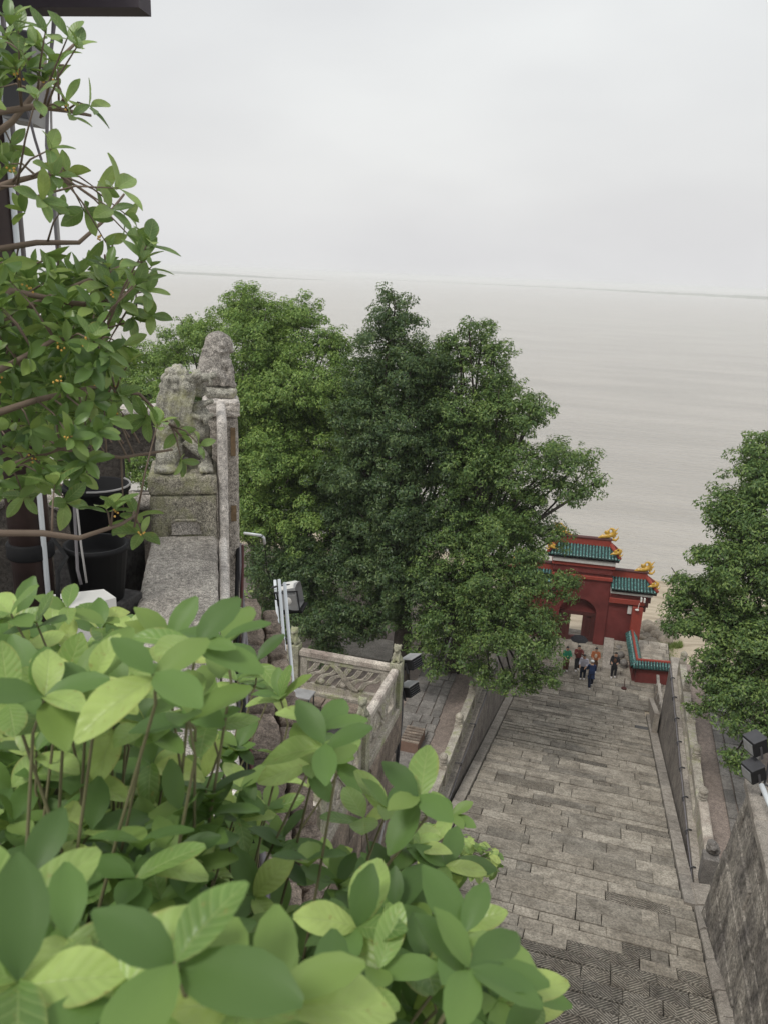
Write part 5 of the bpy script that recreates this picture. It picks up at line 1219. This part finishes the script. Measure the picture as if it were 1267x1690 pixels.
# grass patch and tufts behind the low red wall
def grass(name, pts, label, h=.35):
    g = random.Random(3); mb = MB()
    for (x, y, z) in pts:
        a = g.uniform(0, 6.28); hh = h * g.uniform(.5, 1.2); w_ = .025; lx, ly = g.gauss(0, .12), g.gauss(0, .12); c, s_ = math.cos(a) * w_, math.sin(a) * w_
        mb.add([(x - c, y - s_, z), (x + c, y + s_, z), (x + lx, y + ly, z + hh)], [(0, 1, 2)])
    return tag(mb.build(name, M['grass']), label, 'grass', kind='stuff')
pts = []
for k in range(5000):
    x, y = rr.uniform(1052, 1125), rr.uniform(1058, 1092); p = at_z(x, y, -23.3); pts.append((p.x, p.y, -23.5 if p.y < 52 else hgt(p.x, p.y) - .05))
grass('grass', pts, 'pale green grass on the bank behind the low red wall')
# ------------------------------------------------------------------ people on the landing
def skinned(verts, edges, radii, sub=1, root=0, fine=False):
    me = bpy.data.meshes.new('sk'); me.from_pydata([tuple(v) for v in verts], edges, [])
    def mods(o):
        sl = me.skin_vertices
        if not sl: pass
        m = o.modifiers.new('skin', 'SKIN'); m.use_smooth_shade = True; m.branch_smoothing = .6
        dat = me.skin_vertices[0].data if me.skin_vertices else None
        if dat:
            for i, r_ in enumerate(radii): dat[i].radius = (r_, r_) if not hasattr(r_, '__len__') else r_; dat[i].use_root = (i == root)
        if sub: s_ = o.modifiers.new('s', 'SUBSURF'); s_.levels = sub
    # the skin data layer is made through bmesh, which needs no operator
    import bmesh
    bm = bmesh.new(); bm.from_mesh(me); lay = bm.verts.layers.skin.verify(); bm.verts.ensure_lookup_table()
    for i, v in enumerate(bm.verts):
        v[lay].radius = (radii[i], radii[i]) if not hasattr(radii[i], '__len__') else radii[i]; v[lay].use_root = (i == root)
    bm.to_mesh(me); bm.free()
    def mods2(o):
        m = o.modifiers.new('skin', 'SKIN'); m.use_smooth_shade = True; m.branch_smoothing = .6
        r_ = o.modifiers.new('v', 'REMESH'); r_.mode = 'VOXEL'; r_.voxel_size = .0085 if fine else .018; r_.use_smooth_shade = True
    return bake(me, mods2)
M['skin'] = plain('skin', (.42, .25, .17), .6, .3); M['hair'] = plain('black_hair', (.018, .015, .014), .5, .4)
CL = {'green': (.03, .21, .12), 'black': (.02, .02, .024), 'maroon': (.13, .03, .03), 'lilac': (.42, .41, .48), 'navy': (.018, .035, .10), 'brown': (.12, .06, .04), 'white': (.7, .7, .7), 'cream': (.5, .42, .33), 'orange': (.35, .12, .05), 'darknavy': (.015, .02, .04), 'grey': (.22, .21, .21), 'yellow': (.6, .45, .05)}
for k_, c in CL.items(): M['c_' + k_] = plain(k_ + '_cloth', c, .8, .2)
def person(foot, face, label, top, bottom, shoes='white', hat=None, bend=0.0, arms=((0.35, .9), (.35, .9)), stride=.1, H=1.64, bag=None, longcoat=False, vest=None):
    """standing figure; face = heading, arms = (upper arm lift, forearm lift) per side in radians, bend = forward lean"""
    s = H / 1.7; t = thing('person', foot, label, 'person', rz=face)
    up = lambda x, y, z: Vector((x, y, z)) * s
    hipz = .92; ca, sa = math.cos(bend), math.sin(bend)
    def tor(x, y, z):   # torso points lean forward (+y) about the hip
        dz = z - hipz; return up(x, y * ca + dz * sa, hipz - y * sa + dz * ca)
    V = [up(0, 0, .92), tor(0, 0, 1.1), tor(0, .0, 1.28), tor(0, -.01, 1.42), tor(0, .0, 1.50), tor(0, .02, 1.56), tor(0, .02, 1.66)]
    Rr = [(.15, .11), (.13, .10), (.155, .105), (.12, .08), .05, .085, .075]; E = [(0, 1), (1, 2), (2, 3), (3, 4), (4, 5), (5, 6)]
    tV, tR, tE = [V[0], V[1], V[2], V[3]], [(.17, .125), (.15, .12), (.175, .125), (.13, .09)], [(0, 1), (1, 2), (2, 3)]
    lV, lR, lE = [up(0, 0, .95), up(0, 0, .86)], [(.165, .125), (.155, .12)], [(0, 1)]
    for sd, (ua, fa) in zip((-1, 1), arms):
        sh = tor(sd * .19, 0, 1.39); ad = Vector((sd * .18, math.sin(ua), -math.cos(ua))).normalized(); el = sh + ad * .28 * s
        fd = Vector((-sd * .25, math.sin(fa), -math.cos(fa))).normalized(); wr = el + fd * .24 * s; hn = wr + fd * .07 * s
        n0 = len(V); V += [sh, el, wr, hn]; Rr += [.055 * s, .042 * s, .028 * s, (.035 * s, .02 * s)]; E += [(3, n0), (n0, n0 + 1), (n0 + 1, n0 + 2), (n0 + 2, n0 + 3)]
        sidev = fd.cross(Vector((0, 0, 1))).normalized() if abs(fd.z) < .95 else Vector((1, 0, 0))
        for k, (o_, ln) in enumerate(((-.026, .062), (-.009, .075), (.009, .072), (.026, .058))):
            b_ = hn + sidev * o_ * s; V += [b_ + fd * .03 * s, b_ + fd * (.03 + ln * .6) * s + Vector((0, 0, -.012 * s)), b_ + fd * (.03 + ln * .85) * s + Vector((0, 0, -.03 * s))]; Rr += [.009 * s, .008 * s, .007 * s]
            n1 = len(V) - 3; E += [(n0 + 3, n1), (n1, n1 + 1), (n1 + 1, n1 + 2)]
        tb_ = wr + sidev * -.035 * s * sd + fd * .03 * s; V += [tb_, tb_ + fd * .04 * s - sidev * .015 * s * sd]; Rr += [.01 * s, .009 * s]; n1 = len(V) - 2; E += [(n0 + 2, n1), (n1, n1 + 1)]
        m0 = len(tV); tV += [sh, el, el + fd * .16 * s]; tR += [.072 * s, .058 * s, .048 * s]; tE += [(3, m0), (m0, m0 + 1), (m0 + 1, m0 + 2)]
        hp = up(sd * .09, 0, .88); kn = up(sd * .10, stride * sd * .5 + .02, .48); an = up(sd * .10, stride * sd - .02, .08); to = up(sd * .11, stride * sd + .13, .035)
        n0 = len(V); V += [hp, kn, an, to]; Rr += [.085 * s, .055 * s, .038 * s, .035 * s]; E += [(0, n0), (n0, n0 + 1), (n0 + 1, n0 + 2), (n0 + 2, n0 + 3)]
        m0 = len(lV); lV += [hp, kn, an + Vector((0, 0, .03 * s))]; lR += [.105 * s, .078 * s, .066 * s]; lE += [(1, m0), (m0, m0 + 1), (m0 + 1, m0 + 2)]
        MB().ell(an + Vector((0, .05 * s, -.04 * s)), (.062 * s, .15 * s, .06 * s)).build('shoe', M['c_' + shoes], t, loc=(0, 0, 0), smooth=True)
    def put(nm, me, mat, par=t): return link(nm, me, mat, par, loc=(0, 0, 0), smooth=True)
    body = put('body', skinned(V, E, Rr, 1, fine=True), M['skin'])
    if longcoat: tV.append(up(0, .0, .62)); tR.append((.21, .16)); tE.append((0, len(tV) - 1))
    put('top', skinned(tV, tE, tR, 1), M['c_' + top]); put('trousers', skinned(lV, lE, lR, 1), M['c_' + bottom])
    hc = V[5] + (V[6] - V[5]) * .7
    hr = MB().ell(hc + Vector((0, -.025, .02)) * s, (.098 * s, .105 * s, .115 * s)); put('hair', hr.mesh(), M['hair'])
    fc = MB().ell(hc + Vector((0, .09, -.02)) * s, (.014 * s, .02 * s, .02 * s)); put('nose', fc.mesh(), M['skin'])
    ey = MB()
    for q in (-1, 1): ey.ell(hc + Vector((q * .032, .085, .012)) * s, .009 * s, nu=6, nv=5)
    put('eyes', ey.mesh(), M['hair']); put('mouth', MB().ell(hc + Vector((0, .085, -.055)) * s, (.022 * s, .008 * s, .006 * s)).mesh(), M['c_maroon'])
    if hat: put('hat', MB().ell(hc + Vector((0, -.02, .06)) * s, (.12 * s, .125 * s, .08 * s)).ell(hc + Vector((0, .09, .04)) * s, (.09 * s, .08 * s, .012 * s)).mesh(), M['c_' + hat])
    if vest: put('vest', MB().ell((0, .095 * s, 1.2 * s), (.10 * s, .045 * s, .17 * s)).mesh(), M['c_' + vest])
    if bag: put('shoulder_bag', MB().box(.12 * s, .3 * s, -.1 * s, .14 * s, .86 * s, 1.08 * s, ch=.03).mesh(), M['c_' + bag]); put('bag_strap', MB().tube([up(.2, .0, 1.08), up(.0, .12, 1.3), up(-.12, .02, 1.42)], .014 * s, 5).mesh(), M['c_' + bag])
    return t
def ft(x, y): return at_z(x, y, -22.99)
person(ft(932, 1108), R(200), 'person in a green jacket with brown trousers standing leftmost on the landing', 'green', 'brown', arms=((.5, 1.5), (.4, 1.4)), stride=.05)
person(ft(951, 1106), R(190), 'person in dark clothes raising both hands to the face beneath the dark umbrella', 'maroon', 'black', arms=((.9, 2.3), (.9, 2.3)), stride=.12)
person(ft(960, 1121), R(170), 'person in a pale lilac shirt and navy trousers in the middle of the group', 'lilac', 'darknavy', arms=((.3, 1.1), (.35, 1.2)), stride=.05, bend=.1)
person(ft(979, 1110), R(185), 'person in an orange and cream top in front of the gate post', 'orange', 'brown', arms=((.5, 1.7), (.5, 1.6)), stride=.08, vest='cream')
p = at_z(973, 1134, sz(43.0)); p = at_z(973, 1134, -23.0)
person(p, R(10), 'person in a long navy coat and white cap with yellow brim climbing towards the group', 'navy', 'darknavy', hat='white', bend=.35, arms=((.4, .9), (.2, .6)), stride=.28, longcoat=True)
person(ft(1011, 1118), R(175), 'person in dark clothes with a shoulder bag standing alone near the stone balls', 'black', 'black', arms=((.4, 1.7), (.45, 1.6)), stride=.1, bag='grey', vest='brown')
u = ft(950, 1098) + Vector((0, .3, 1.75)); t = thing('umbrella', u, 'open black umbrella held above the group by the doorway', 'umbrella')
MB().lathe([(.56, -.12 + u.z), (.54, -.08 + u.z), (.42, .03 + u.z), (.22, .12 + u.z), (.02, .17 + u.z)], u.x, u.y, 8).build('canopy', M['c_black'], t); MB().tube([u + Vector((0, 0, .22)), u + Vector((-.03, -.1, -.7))], .012, 6).build('shaft', M['metal_d'], t)

# ------------------------------------------------------------------ air
m, n = new_mat('haze'); pv = nd(n, 'ShaderNodeVolumePrincipled'); pv.inputs['Color'].default_value = (.94, .96, .97, 1); pv.inputs['Density'].default_value = HAZE; pv.inputs['Anisotropy'].default_value = 0.0
o_ = nd(n, 'ShaderNodeOutputMaterial'); n.links.new(pv.outputs[0], o_.inputs['Volume'])
hz = MB().box(-9500, 9500, -60, 9800, -41, 4.5).build('haze', m); tag(hz, 'pale river haze', kind='stuff')
